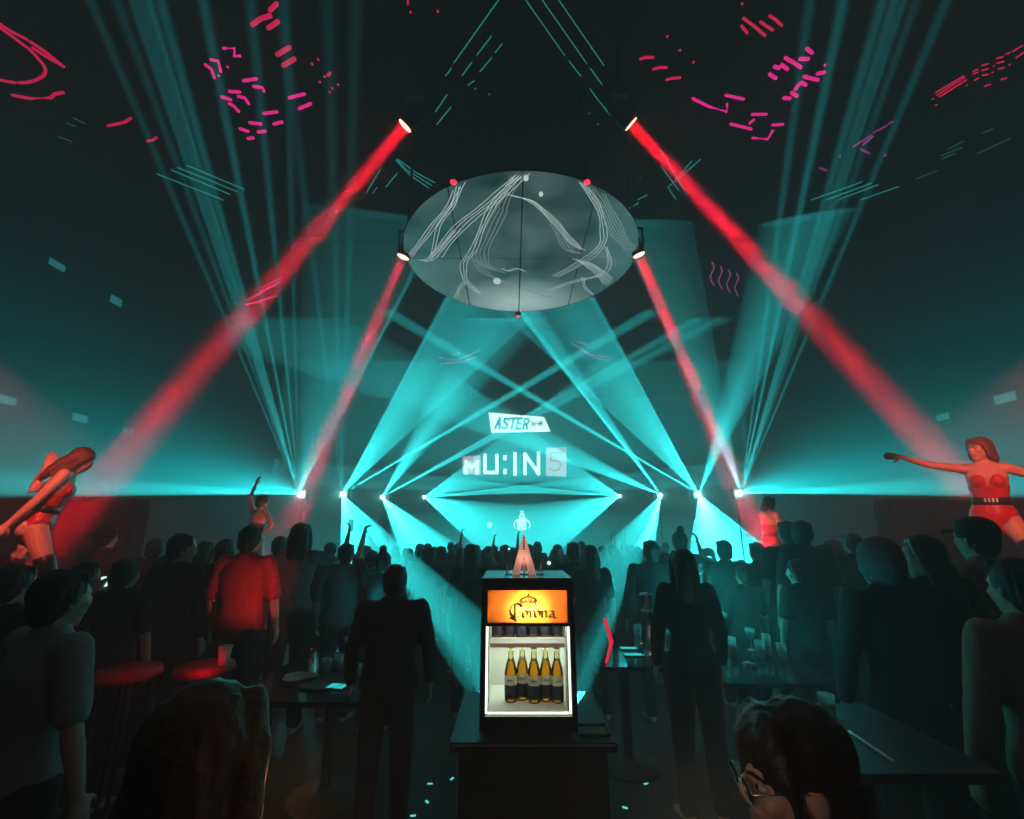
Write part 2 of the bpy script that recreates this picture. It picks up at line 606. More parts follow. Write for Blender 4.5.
def hand(bm, r, k, curl, voxel):
    w, e = r.wri[k], r.elb[k]
    d = (w - e).normalized()
    hd = r.p['handL' if k == 'L' else 'handR']
    if hd:
        d = V(hd).normalized()
    sg = -1 if k == 'L' else 1
    # palm side faces the body
    n = (-r.right * sg)
    n = (n - d * n.dot(d))
    if n.length < .1:
        n = r.fwd - d * d.dot(r.fwd)
    n.normalize()
    sd = d.cross(n).normalized()
    if sd.dot(r.fwd) < 0:
        sd = -sd                      # thumb side points forward
    loft(bm, [w - d * .01, w + d * .03, w + d * .07, w + d * .085], [(.022, .018), (.034, .014), (.04, .013), (.037, .011)], sd, 10)
    for i, (off, ln) in enumerate(((.030, .070), (.010, .078), (-.011, .072), (-.031, .056))):
        a = w + d * .08 + sd * off
        d1 = (d * math.cos(curl * .6 + i * .05) + n * math.sin(curl * .6 + i * .05) + sd * off * 1.2).normalized()
        b = a + d1 * ln * .5
        d2 = (d1 * math.cos(curl) + n * math.sin(curl)).normalized()
        c = b + d2 * ln * .5
        loft(bm, [a, b, c], [.009, .0085, .007], sd, 8)
    a = w + d * .025 + sd * .028
    b = a + (d * .6 + sd * .75 + n * .25).normalized() * .035
    c = b + (d * .85 + sd * .35 + n * .3).normalized() * .03
    loft(bm, [a, b, c], [.012, .0105, .008], n, 8)


def body_mesh(r, voxel=.012):
    bm = bmesh.new()
    pts, rad = torso_rings(r)
    loft(bm, pts, rad, r.right, 20)
    f = r.p['female']
    if f:
        for sg in (-1, 1):
            ell(bm, r.pel + r.up * .335 + r.right * sg * .062 + r.fwd * .066, (.060, .050, .062), r.U)
            ell(bm, r.pel - r.up * .04 + r.right * sg * .075 - r.fwd * .055, (.085, .085, .09), r.U)
    for k, sg in (('L', -1), ('R', 1)):
        th = 1.0
        h, kn, an = r.hip[k], r.knee[k], r.ank[k]
        loft(bm, [h + V((0, 0, .02)), h.lerp(kn, .3), h.lerp(kn, .75), kn, kn.lerp(an, .3), kn.lerp(an, .7), an],
             [.088, .082, .062, .055, .056, .042, .034], r.right, 14)
        toe = (rot(r.p['twist']) @ V((sg * .2, 1, 0))).normalized()
        loft(bm, [an + V((0, 0, -.035)) - toe * .03, an + V((0, 0, -.035)) + toe * .05, an + V((0, 0, -.05)) + toe * .15], [(.034, .036), (.042, .032), (.036, .02)], toe.cross(V((0, 0, 1))), 12)
        s, e, w = r.sh[k], r.elb[k], r.wri[k]
        ar = .9 if f else 1.0
        loft(bm, [s - (e - s) * .06, s.lerp(e, .25), s.lerp(e, .8), e, e.lerp(w, .25), w], [.055 * ar, .049 * ar, .040 * ar, .037 * ar, .038 * ar, .025 * ar], r.right, 12)
        loft(bm, [r.pel + r.up * .46 + r.right * sg * .04, s], [(.055, .05), .056 * ar], r.fwd, 12)
        hand(bm, r, k, r.p['curl'], voxel)
    loft(bm, [r.neck - r.up * .05, r.neck + r.up * .02, r.hl((0, -.012, -.07))], [.058 if not f else .05, .052 if not f else .044, .052 if not f else .045], r.right, 14)
    H = r.H
    ell(bm, r.hl((0, -.008, .022)), (.076, .095, .093), H, 20)
    ell(bm, r.hl((0, .028, -.035)), (.060, .064, .078), H, 20)
    ell(bm, r.hl((0, .058, -.092)), (.030, .028, .022), H)
    ell(bm, r.hl((0, .078, .028)), (.050, .016, .012), H)
    loft(bm, [r.hl((0, .088, .02)), r.hl((0, .104, -.012)), r.hl((0, .096, -.024))], [.009, .013, .014], H @ V((1, 0, 0)), 10)
    ell(bm, r.hl((0, .088, -.052)), (.024, .010, .008), H)
    for sg in (-1, 1):
        ell(bm, r.hl((sg * .076, -.006, -.012)), (.010, .020, .032), H)
        ell(bm, r.hl((sg * .040, .066, -.02)), (.022, .022, .02), H)
    return remesh(bm, voxel, 3)


def limb_cover(bm, r, k, part, t1, grow):
    if part == 'arm':
        s, e, w = r.sh[k], r.elb[k], r.wri[k]
        if t1 <= 1:
            pts = [s - (e - s) * .05, s.lerp(e, .4), s.lerp(e, t1)]
            rad = [.058 + grow, .052 + grow, .046 + grow * 1.3]
        else:
            pts = [s - (e - s) * .05, s.lerp(e, .4), e, e.lerp(w, (t1 - 1))]
            rad = [.058 + grow, .052 + grow, .042 + grow, .032 + grow]
        loft(bm, pts, rad, r.right, 12)
        sg = -1 if k == 'L' else 1
        loft(bm, [r.pel + r.up * .455 + r.right * sg * .03, s], [(.06 + grow, .055 + grow), .058 + grow], r.fwd, 12)
    else:
        h, kn, an = r.hip[k], r.knee[k], r.ank[k]
        loft(bm, [h + V((0, 0, .02)), h.lerp(kn, .4), kn, kn.lerp(an, .95)], [.09 + grow, .08 + grow, .062 + grow, .05 + grow], r.right, 14)


def shirt_mesh(r, sleeve=.75, grow=.014, z0=-.07, z1=.505, voxel=.014):
    bm = bmesh.new()
    pts, rad = torso_rings(r, grow, z0, z1)
    loft(bm, pts, rad, r.right, 20, caps=True)
    if r.p['female']:
        for sg in (-1, 1):
            ell(bm, r.pel + r.up * .335 + r.right * sg * .062 + r.fwd * .066, (.060 + grow, .050 + grow, .062 + grow), r.U)
    if sleeve:
        for k in 'LR':
            limb_cover(bm, r, k, 'arm', sleeve, grow * .8)
    return remesh(bm, voxel, 3, .004)


def trousers_mesh(r, grow=.012, voxel=.016):
    bm = bmesh.new()
    pts, rad = torso_rings(r, grow * .7, -.1, .1)
    loft(bm, pts, rad, r.right, 20)
    if r.p['female']:
        for sg in (-1, 1):
            ell(bm, r.pel - r.up * .04 + r.right * sg * .075 - r.fwd * .055, (.085 + grow,) * 3, r.U)
    for k in 'LR':
        limb_cover(bm, r, k, 'leg', 1, grow)
    return remesh(bm, voxel, 3, .003)


def dress_mesh(r, grow=.012, voxel=.013):
    bm = bmesh.new()
    pts, rad = torso_rings(r, grow, -.1, .39)
    loft(bm, pts, rad, r.right, 20)
    for sg in (-1, 1):
        ell(bm, r.pel + r.up * .335 + r.right * sg * .062 + r.fwd * .066, (.060 + grow, .050 + grow, .062 + grow), r.U)
    loft(bm, [r.pel + r.up * .05, r.pel - r.up * .1, r.pel - r.up * .24], [(.165, .115), (.19, .15), (.21, .17)], r.right, 24)
    return remesh(bm, voxel, 3)


def hair_mesh(r, style, voxel=.009):
    bm = bmesh.new()
    H = r.H
    e = lambda c, q: ell(bm, r.hl(c), q, H, 18)
    lf = lambda pts, rad, right=(1, 0, 0): loft(bm, [r.hl(p) for p in pts], rad, H @ V(right), 12)
    if style in ('short', 'cap'):
        e((0, -.022, .034), (.086, .098, .096))
        e((0, -.048, -.025), (.076, .062, .075))
        for sg in (-1, 1):
            e((sg * .066, -.012, .01), (.02, .04, .05))
        for i in range(7):
            a = -60 + i * 20
            x = .062 * math.sin(math.radians(a))
            lf([(x * .9, .035, .095), (x * 1.05, .066 - abs(x) * .45, .072 - .01 * (i % 2))], [.02, .010])
    elif style in ('long', 'long_wavy', 'bob'):
        L = {'long': -.34, 'long_wavy': -.30, 'bob': -.13}[style]
        e((0, -.02, .032), (.088, .100, .098))
        lf([(0, -.05, .02), (0, -.075, -.08), (0, -.085, L * .7), (0, -.08, L)], [(.084, .055), (.088, .05), (.095, .04), (.07, .022)])
        for sg in (-1, 1):
            lf([(sg * .05, .03, .09), (sg * .078, .02, .03), (sg * .088, .0, -.06), (sg * .085, -.03, L * .75)], [.024, (.022, .03), (.022, .036), (.02, .026)])
        if style == 'bob':
            for i in range(6):
                x = -.05 + i * .02
                lf([(x, .045, .095), (x * 1.1, .078 - abs(x) * .3, .05)], [.02, .010])
    elif style == 'fringe':
        e((0, -.024, .038), (.090, .102, .100))
        e((0, -.050, -.03), (.080, .066, .085))
        for i in range(13):
            x = -.066 + i * .011
            ln = .030 - .035 * math.sin(i * 2.3) - .25 * abs(x)
            lf([(x * .8, .035, .115), (x * 1.05, .082 - abs(x) * .45, .085), (x * 1.12, .098 - abs(x) * .6, ln)], [.018, .012, .004])
        for sg in (-1, 1):
            lf([(sg * .06, .02, .09), (sg * .083, .035, .03), (sg * .082, .04, -.03), (sg * .078, .042, -.075)], [.02, .012, .008, .003])
    elif style == 'bun':
        e((0, -.022, .034), (.084, .096, .094))
        e((0, -.045, -.02), (.07, .058, .07))
        e((.0, -.05, .145), (.042, .042, .046))
    elif style == 'tail':
        e((0, -.022, .034), (.084, .096, .094))
        e((0, -.045, -.02), (.07, .058, .07))
        lf([(0, -.10, .06), (0, -.15, .03), (0, -.17, -.08), (0, -.15, -.22)], [.025, .032, .035, .014])
    return remesh(bm, voxel, 2, .006)


def cap_meshes(r):
    bm = bmesh.new()
    H = r.H
    ell(bm, r.hl((0, -.02, .045)), (.094, .105, .088), H, 20)
    a = remesh(bm, .008, 2)
    bm = bmesh.new()
    loft(bm, [r.hl((0, .06, .055)), r.hl((0, .12, .05)), r.hl((0, .148, .038))], [(.075, .006), (.068, .006), (.045, .005)], H @ V((1, 0, 0)), 16)
    b = bpy.data.meshes.new('brim')
    bmesh.ops.recalc_face_normals(bm, faces=bm.faces[:])
    bm.to_mesh(b); bm.free()
    return a, b


def beanie_mesh(r):
    bm = bmesh.new()
    H = r.H
    ell(bm, r.hl((0, -.026, .045)), (.1, .112, .108), H, 22)
    ell(bm, r.hl((0, -.05, .0)), (.09, .082, .085), H, 22)
    loft(bm, [r.hl((0, -.03, -.012)), r.hl((0, -.03, .03))], [(.100, .110), (.104, .114)], H @ V((1, 0, 0)), 24)
    return remesh(bm, .009, 2, .003)


CACHE = {}


def cached(key, fn):
    if key not in CACHE:
        CACHE[key] = fn()
    return CACHE[key]


POSES = {
    'stand': dict(),
    'stand_f': dict(female=True),
    'sway': dict(side=5, head=(8, 3, -6), aL=((-.35, .15, -1), (.3, .8, -.3)), aR=((.3, .2, -1), (-.3, .85, .1))),
    'sway_f': dict(female=True, side=-5, head=(-10, 3, 6), aL=((-.35, .15, -1), (.3, .8, .2)), aR=((.3, .2, -1), (-.3, .85, .1))),
    'phone': dict(aR=((.45, .55, -.2), (-.05, .35, 1)), head=(0, 8, 0)),
    'phone_f': dict(female=True, aR=((.45, .35, -.1), (.1, .2, 1)), head=(0, 8, 0), curl=.9),
    'arm_out': dict(aR=((.9, .25, -.25), (.9, .3, .2)), head=(-12, 0, 0)),
    'arms_up_f': dict(female=True, aL=((-.5, .1, .8), (.2, .1, 1)), aR=((.5, .1, .8), (-.2, .1, 1))),
    'fist_up': dict(aL=((-.4, .2, .8), (.1, .2, 1)), curl=1.2),
    'broad': dict(width=1.13),
    'hold': dict(aL=((-.3, .2, -1), (.35, .9, .15)), head=(25, -8, 0), curl=.9),
    'phone_low': dict(aL=((-.6, .35, -.65), (-.15, .5, .85)), curl=.9),
    'phone_low_f': dict(female=True, aL=((-.6, .35, -.65), (-.15, .5, .85)), curl=.9),
    'toast': dict(aR=((.55, .3, -.75), (.35, .7, .35)), curl=.9),
    'look_left': dict(head=(55, -4, 0)),
    'look_left_f': dict(female=True, head=(60, -6, 0)),
    'look_right': dict(head=(-45, -4, 0)),
}


def person(pose, hair, loc, height, rz, label, group=None, top='black_cloth', low='black_cloth', sleeve=.75,
           hair_m='hair', skin='skin', fine=False, dress=False, hat=None, hat_m='black_cloth', rig=None, key=None, extra=None):
    k = key or pose
    r = cached(('rig', k), lambda: Rig(rig or POSES[pose]))
    root = thing('person', label, 'person', loc, math.radians(rz), group)
    sc = height / 1.70
    root.scale = (sc, sc, sc)
    link('body', cached(('body', k), lambda: body_mesh(r, .007 if fine else .012)), M[skin], root)
    if dress:
        link('dress', cached(('dress', k), lambda: dress_mesh(r)), M[top], root)
    else:
        link('shirt', cached(('shirt', k, sleeve), lambda: shirt_mesh(r, sleeve)), M[top], root)
        link('trousers', cached(('trousers', k), lambda: trousers_mesh(r)), M[low], root)
    link('hair', cached(('hair', k, hair), lambda: hair_mesh(r, hair)), M[hair_m], root)
    if hat == 'cap':
        a, b = cached(('cap', k), lambda: cap_meshes(r))
        c = link('cap', a, M[hat_m], root)
        link('brim', b, M[hat_m], c)
    if hat == 'beanie':
        link('beanie', cached(('beanie', k), lambda: beanie_mesh(r)), M[hat_m], root)
    if fine:
        faces(root, r)
    return root, r


def faces(root, r):
    for sg in (-1, 1):
        bm = bmesh.new(); ell(bm, r.hl((sg * .032, .0745, .004)), (.014, .012, .009), r.H, 12)
        e = obj('eye', bm, M['eye_white'], root)
        bm = bmesh.new(); ell(bm, r.hl((sg * .032, .0835, .004)), (.0065, .004, .0065), r.H, 12)
        obj('iris', bm, M['eye_dark'], e)
        bm = bmesh.new(); loft(bm, [r.hl((sg * .015, .092, .024)), r.hl((sg * .035, .09, .03)), r.hl((sg * .055, .076, .024))], [.0035, .004, .0025], r.H @ V((0, 1, 0)), 8)
        obj('eyebrow', bm, M['hair'], root)
    bm = bmesh.new()
    loft(bm, [r.hl((-.026, .084, -.052)), r.hl((0, .098, -.049)), r.hl((.026, .084, -.052))], [(.003, .003), (.006, .005), (.003, .003)], r.H @ V((0, 1, 0)), 8)
    loft(bm, [r.hl((-.024, .084, -.057)), r.hl((0, .097, -.061)), r.hl((.024, .084, -.057))], [(.003, .003), (.006, .006), (.003, .003)], r.H @ V((0, 1, 0)), 8)
    obj('lips', bm, M['lips'], root)


def floor_z(D):
    return 0.0 if D < STEP else LOW


def phone(label, loc, rot_m, group=None, m='screen_white', size=(.035, .075)):
    t = thing('phone', label, 'phone', loc, 0, group)
    t.matrix_world = Matrix.Translation(loc) @ rot_m.to_4x4()
    bm = bmesh.new(); box(bm, -size[0], -.004, -size[1], size[0], .004, size[1], .003); obj('case', bm, M['black_plastic'], t, False)
    bm = bmesh.new(); box(bm, -size[0] * .92, -.006, -size[1] * .94, size[0] * .92, -.0041, size[1] * .94); obj('screen', bm, M[m], t, False)
    return t


def in_hand(root, r, k, along=.10):
    """world position of the closed hand of a person"""
    m_ = Matrix.Translation(root.location) @ Matrix.Rotation(root.rotation_euler.z, 4, 'Z') @ Matrix.Diagonal((root.scale.x,) * 3 + (1,))
    d = (r.wri[k] - r.elb[k]).normalized()
    return m_ @ (r.wri[k] + d * along + r.fwd * .02)


def cup_at(p, label):
    t = thing('paper_cup', label, 'cup', p)
    bm = bmesh.new(); lathe(bm, [(.001, 0), (.027, 0), (.038, .10), (.035, .10), (.025, .006), (.001, .006)], seg=24, closed=False); obj('body', bm, M['paper'], t)
    bm = bmesh.new(); lathe(bm, [(.0385, .097), (.0405, .101), (.0385, .105), (.0355, .101)], seg=24, closed=False); obj('rim', bm, M['white_plastic'], t)


TAKEN = []        # (x, y, radius) of everything that already stands on the floor
for _px, _py, _D, _r in ((978, 438, 4.2, .62), (80, 451, 4.2, .66), (264, 495, 7.3, .5), (769, 497, 7.3, .5)):
    _p = P(_px, _py, _D)
    TAKEN.append((_p.x, _p.y, _r))
for _h in LH + RH:
    TAKEN.append((_h.x, _h.y + .2, .2))
TAKEN += [(-1.3, 3.6, .5), (1.0, 4.0, .42), (1.7, 3.8, .5), (1.3, 1.95, .36), (.1, 2.7, .5)]


def free_depth(px, py, D, need=.23):
    """the depth nearest to D where a figure seen at that pixel has room to stand"""
    for k in range(0, 60):
        for sg in (1, -1):
            d = D + sg * k * .05
            if d < .6:
                continue
            p = P(px, py, d)
            if all(math.hypot(p.x - x, p.y - y) > need + r for x, y, r in TAKEN) and not (STEP - .2 < p.y < STEP + .2):
                return d
    return D


def crowd_person(px, py, w, pose, hair, rz, label, D=None, rise=0.0, **kw):
    """stands the figure on the floor with its head top at photo pixel (px, py); w = head width in pixels"""
    if D is None:
        D = .2 * F / w / .97
    D = free_depth(px, py, D) if not kw.pop('keep', False) else D
    p = P(px, py, D)
    TAKEN.append((p.x, p.y, .23))
    fz = floor_z(D) + rise
    h = p.z - fz
    # the head of a leaning figure is not above its feet
    r = cached(('rig', kw.get('key') or pose), lambda: Rig(kw.get('rig') or POSES[pose]))
    top = r.hl((0, -.01, .115))
    s = h / top.z
    off = Matrix.Rotation(math.radians(rz), 3, 'Z') @ V((top.x * s, top.y * s, 0))
    return person(pose, hair, (p.x - off.x, p.y - off.y, fz), s * 1.70, rz, label, **kw)


# the near rows, left to right
NEAR = [
    # px, top y, head width, pose, hair, turn, label, extras
    (108, 527, 20, 'arm_out', 'short', 0, 'person in dark clothes stretching an arm out to the right, beside the left podium dancer', dict(top='black_cloth', sleeve=1.8, hat='cap')),
    (88, 562, 25, 'toast', 'short', -20, 'person with a dim pinkish lit shoulder and a white cup, far left', dict(top='grey_cloth', sleeve=.6, cup='white paper cup held in the left crowd')),
    (128, 560, 22, 'phone_low', 'short', 0, 'dark person low in the left crowd holding up a white lit phone', dict(D=3.4, phone=('white lit phone at the far left beside the bending dancer', 'L', 'screen_white', (.022, .04)))),
    (157, 540, 20, 'stand', 'short', 5, 'dark person with round short hair between the outstretched hand and the bigger head', dict(D=5.1)),
    (185, 535, 25, 'look_right', 'short', -8, 'dark person with a big round head left of the person in the red lit shirt', dict(sleeve=1.8)),
    (206, 542, 17, 'phone_low_f', 'bob', 0, 'dark haired person half hidden behind the big round head in the left crowd', dict(phone=('small teal lit phone left of the big round head in the left crowd', 'L', 'screen_teal', (.022, .04)))),
    (226, 540, 21, 'sway', 'short', 8, 'dark person directly left of the person in the red lit shirt', dict(top='navy_cloth', sleeve=1.8)),
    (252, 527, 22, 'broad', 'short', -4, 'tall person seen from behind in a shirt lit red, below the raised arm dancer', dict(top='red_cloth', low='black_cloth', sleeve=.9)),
    (281, 537, 15, 'stand', 'short', 0, 'dark person just right of the red lit shirt with only the head showing', dict()),
    (301, 524, 21, 'phone_f', 'long', 10, 'long haired person holding a phone up in front of the left lasers', dict(top='pale_cloth', sleeve=.5, D=4.3, phone=('phone held up in the raised hand left of the lasers', 'R', 'screen_teal', (.03, .06)))),
    (331, 543, 13, 'stand', 'short', 0, 'small dark head between the raised phone and the pale shirt', dict()),
    (347, 544, 20, 'broad', 'short', 0, 'broad shouldered person in a pale teal lit shirt, left of the fridge', dict(top='pale_cloth', sleeve=.9)),
    (366, 546, 11, 'stand_f', 'bob', 0, 'small dark head just behind the pale shirted person', dict()),
    (372, 551, 17, 'phone_low', 'short', 10, 'dark person shoulder to shoulder with the pale shirted person', dict(phone=('small teal lit phone low between the pale shirt and the fridge', 'L', 'panel_teal', (.022, .04)))),
    (384, 552, 14, 'fist_up', 'bun', 0, 'dark person with hair knotted on top, at the edge of the left light curtain', dict(D=5.0)),
    (396, 566, 19, 'broad', 'short', 5, 'large dark person at the foot of the left light curtain', dict(sleeve=1.8, D=3.6)),
    (471, 545, 19, 'stand_f', 'long', 0, 'dark long haired person left of the copper letter above the fridge', dict(D=4.9)),
    (573, 543, 15, 'stand', 'short', 0, 'dark person right of the copper letter, facing the stage', dict(D=5.3)),
    (590, 546, 16, 'stand_f', 'long', 0, 'dark long haired person at the edge of the right light curtain', dict(D=5.2)),
    (650, 541, 17, 'broad', 'short', 0, 'broad dark person right of the light curtain, behind the glass tower', dict(D=4.8, sleeve=1.8)),
    (679, 532, 17, 'phone', 'bun', 0, 'dark person with a pointed topknot behind the glass tower', dict(D=5.2)),
    (682, 550, 25, 'stand_f', 'long', 0, 'black long haired person right of the glass tower, closest of that group', dict(D=3.3, sleeve=1.8, keep=True)),
    (723, 541, 18, 'stand', 'short', 0, 'teal lit person facing the stage left of the right middle dancer', dict(top='navy_cloth')),
    (708, 548, 13, 'stand_f', 'bob', 0, 'smaller teal lit head close behind the black long haired person', dict()),
    (756, 543, 17, 'stand', 'short', 8, 'person in front of the right middle dancer looking at the stage', dict(top='navy_cloth')),
    (743, 566, 24, 'sway', 'short', 5, 'teal edged person in the middle of the right crowd above the table glasses', dict(top='navy_cloth', D=4.7)),
    (786, 522, 19, 'broad', 'short', 0, 'tall dark person just right of the right middle dancer', dict(top='navy_cloth', D=5.0)),
    (801, 522, 21, 'look_right', 'short', 0, 'second tall dark head right of the right middle dancer', dict(D=4.7)),
    (796, 560, 27, 'look_left_f', 'bob', 0, 'person turning left with a teal lit cheek in the right crowd', dict(top='navy_cloth', D=4.8)),
    (824, 545, 30, 'stand_f', 'long', 0, 'person with thick long dark hair left of the knitted hat', dict(top='navy_cloth', D=4.7)),
    (851, 534, 16, 'stand', 'short', 0, 'small dark head left above the knitted hat', dict(D=5.2)),
    (832, 541, 15, 'stand', 'short', 0, 'dark head with a reddish cap behind the thick long hair', dict(hat='cap', hat_m='red_cloth', D=5.4)),
    (875, 543, 44, 'stand', 'short', 0, 'person in a grey brown knitted hat in the right crowd', dict(hat='beanie', hat_m='knit', D=2.5, sleeve=1.8)),
    (918, 537, 46, 'look_left_f', 'long', 0, 'black haired person turned left with a teal lit face, next to the knitted hat', dict(D=2.3, sleeve=1.8)),
    (972, 519, 40, 'phone_low', 'short', 10, 'person in a dark cap and beige brown jacket in front of the right podium dancer', dict(top='beige_cloth', sleeve=1.9, hat='cap', D=2.6, phone=('teal lit phone in front of the dark cap at the right', 'L', 'screen_teal', (.018, .03)))),
    (1012, 560, 38, 'broad', 'short', 0, 'dark reddish person cut by the right edge of the picture', dict(top='beige_cloth', sleeve=1.9, D=1.9)),
    (66, 572, 44, 'stand', 'short', -20, 'person in a pale shirt lit teal standing nearest at the left', dict(top='white_cloth', sleeve=.8, D=1.9, keep=True)),
    (18, 566, 34, 'stand', 'short', -10, 'dark person at the left edge of the picture, below the left podium dancer', dict(D=2.6)),
]
UPRIGHT = Matrix.Rotation(math.radians(8), 3, 'X')
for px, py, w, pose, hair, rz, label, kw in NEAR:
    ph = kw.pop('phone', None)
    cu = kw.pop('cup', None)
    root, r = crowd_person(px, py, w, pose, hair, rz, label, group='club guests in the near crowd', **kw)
    if ph:
        phone(ph[0], in_hand(root, r, ph[1]), Matrix.Rotation(math.radians(px % 40 - 20), 3, 'Y') @ UPRIGHT, None, ph[2], ph[3])
    if cu:
        cup_at(in_hand(root, r, 'R', .08) - V((0, 0, .05)), cu)

# the far crowd in front of the stage: nothing but dark heads and shoulders
poses = ['stand', 'stand_f', 'sway', 'sway_f', 'stand', 'stand_f', 'fist_up', 'look_left', 'look_right']
hairs = ['short', 'long', 'bob', 'short', 'tail', 'short']
FAR_LABEL = 'dark silhouette of a dancing guest packed in the far crowd before the stage'
for i, (D, y) in enumerate(((7.1, 551), (7.75, 549), (8.4, 548), (9.05, 547), (9.7, 546), (10.4, 545))):
    step = .50 * F / D
    x = 396 + (i % 2) * step * .5
    while x < 668:
        px = x + rnd.uniform(-1.5, 1.5)
        if not (D < 7.5 and 486 < px < 552):
            q = rnd.choice(poses)
            hs = 'long' if q.endswith('_f') and rnd.random() < .6 else rnd.choice(hairs)
            crowd_person(px, y + rnd.uniform(-3.5, 4), 10, q, hs, rnd.uniform(-15, 15), FAR_LABEL, D=D + rnd.uniform(-.08, .08), group='guests in the far crowd before the stage',
                         top=rnd.choice(['black_cloth', 'navy_cloth', 'grey_cloth']))
        x += step
# guests seen between the heads of the two side crowds
for side, x0, x1 in ((-1, 150, 398), (1, 668, 930)):
    x = x0
    while x < x1:
        q = rnd.choice(poses[:6])
        crowd_person(x + rnd.uniform(-4, 4), rnd.uniform(550, 560), 12, q, rnd.choice(hairs), rnd.uniform(-20, 20),
                     'dark head of a guest filling the ' + ('left' if side < 0 else 'right') + ' side of the crowd between the nearer people', D=6.6 + .2 * (int(x) % 2),
                     group='guests between the nearer people on the ' + ('left' if side < 0 else 'right'), top=rnd.choice(['black_cloth', 'navy_cloth', 'grey_cloth']))
        x += rnd.uniform(33, 38)


# ------------------------------------------------------------------ podium dancers
def podium(px, py, D, height, label, rigdef, key, **kw):
    """a dancer whose head top is at (px, py), standing on a podium that is as high as needed"""
    r = cached(('rig', key), lambda: Rig(rigdef))
    top = r.hl((0, -.01, .115))
    s = height / 1.70
    p = P(px, py, D)
    rz = kw.pop('rz')
    off = Matrix.Rotation(math.radians(rz), 3, 'Z') @ V((top.x * s, top.y * s, 0))
    z = p.z - top.z * s
    loc = V((p.x - off.x, p.y - off.y, z))
    return loc, r, s, rz, z


def leg_sleeve(r, k, t0, grow, voxel=.012):
    """boot: leg cover from t0 (0 hip, 1 knee) down, with the foot"""
    bm = bmesh.new()
    h, kn, an = r.hip[k], r.knee[k], r.ank[k]
    pts = ([h.lerp(kn, t0)] if t0 < 1 else []) + [kn, kn.lerp(an, .3), kn.lerp(an, .7), an]
    rad = ([.072 + grow] if t0 < 1 else []) + [.055 + grow, .056 + grow, .045 + grow, .038 + grow]
    loft(bm, pts, rad, r.right, 14)
    toe = (rot(r.p['twist']) @ V(((-1 if k == 'L' else 1) * .2, 1, 0))).normalized()
    loft(bm, [an + V((0, 0, -.035)) - toe * .035, an + V((0, 0, -.035)) + toe * .05, an + V((0, 0, -.05)) + toe * .16], [(.04, .042), (.048, .036), (.04, .024)], toe.cross(V((0, 0, 1))), 12)
    return remesh(bm, voxel, 3)


def dancer(px, py, D, height, label, plabel, rigdef, key, rz, hair, hair_m='hair', suit='red_satin', z1=.36, z0=-.09, fine=False, boots=.55, pw=.55, skin='skin'):
    loc, r, s, rz, z = podium(px, py, D, height, label, rigdef, key, rz=rz)
    root = thing('person', label, 'person', loc, math.radians(rz))
    root.scale = (s, s, s)
    link('body', body_mesh(r, .007 if fine else .01), M[skin], root)
    su = link('bodysuit', shirt_mesh(r, 0, .007, z0, z1, .009), M[suit], root)
    bm = bmesh.new()
    pts, rad = torso_rings(r, .013, .08, .19)
    loft(bm, pts, rad, r.right, 28, caps=False)
    obj('belt', bm, M['black_satin'], su)
    link('hair', hair_mesh(r, hair), M[hair_m], root)
    for k in 'LR':
        link('boot', leg_sleeve(r, k, boots, .008), M['black_satin'], root)
    if fine:
        faces(root, r)
    fz = floor_z(D)
    t = thing('podium', plabel, 'podium', (loc.x, loc.y, fz))
    hh = z - fz
    bm = bmesh.new(); box(bm, -pw, -pw, hh - .08, pw, pw, hh, .015); obj('top_plate', bm, M['black_metal'], t, False)
    bm = bmesh.new(); box(bm, -pw + .06, -pw + .06, .06, pw - .06, pw - .06, hh - .08, .01); obj('body', bm, M['podium'], t, False)
    bm = bmesh.new(); box(bm, -pw + .02, -pw + .02, 0, pw - .02, pw - .02, .06, .01); obj('plinth', bm, M['black_metal'], t, False)
    return root, r, su


def red_key(target, src, e, half=9, tall=None):
    d = target - src
    spot('dancer_spot', src, d.cross(V((0, 0, 1))), d, math.tan(math.radians(half)), math.tan(math.radians(tall or half)), e, (1, .15, .115), .6, .05)


droot, dr, dsuit = dancer(978, 438, 4.2, 1.63, 'dancer in a red bodysuit on the right podium stretching one arm out over the crowd', 'dark square podium under the dancer with the outstretched arm at the right',
       dict(female=True, side=-3, lean=4, head=(-42, 2, 4), aR=((.9, .42, .20), (.85, .50, .40)), handR=(.9, .5, .1), aL=((-.85, -.25, -.45), (.05, -.2, -1)),
            lR=((.06, .05, -1), (0, -.05, -1)), lL=((-.42, .45, -1), (-.05, -.35, -1)), curl=.12), 'dancer_right', 135, 'bob', hair_m='hair_brown', fine=True)
# white print on the belt
bm = bmesh.new()
for i in range(4):
    a = V((-.045 + i * .026, .115, .155))
    box(bm, a.x, a.y, a.z - .018, a.x + .014, a.y + .012, a.z + .018)
bm2 = bm
for v in bm2.verts:
    v.co = dr.pel + dr.right * v.co.x + dr.fwd * v.co.y + dr.up * v.co.z
obj('belt_print', bm2, M['white_plastic'], dsuit, False)
dancer(92, 451, 4.2, 1.62, 'dancer bending forward on the left podium with one hand on the thigh, lit red', 'dark square podium under the bending dancer at the left',
       dict(female=True, lean=13, side=2, head=(0, -24, 0), aR=((.12, -.45, -.85), (.02, -.55, -.85)), aL=((-.12, -.7, -.45), (-.05, .2, .9)), lR=((.06, .42, -1), (0, -.1, -1)), lL=((-.08, -.35, -.9), (-.02, -.6, -.8)), curl=.3),
       'dancer_left', -52, 'long_wavy', hair_m='hair_brown', fine=True, z1=.30, boots=.7)
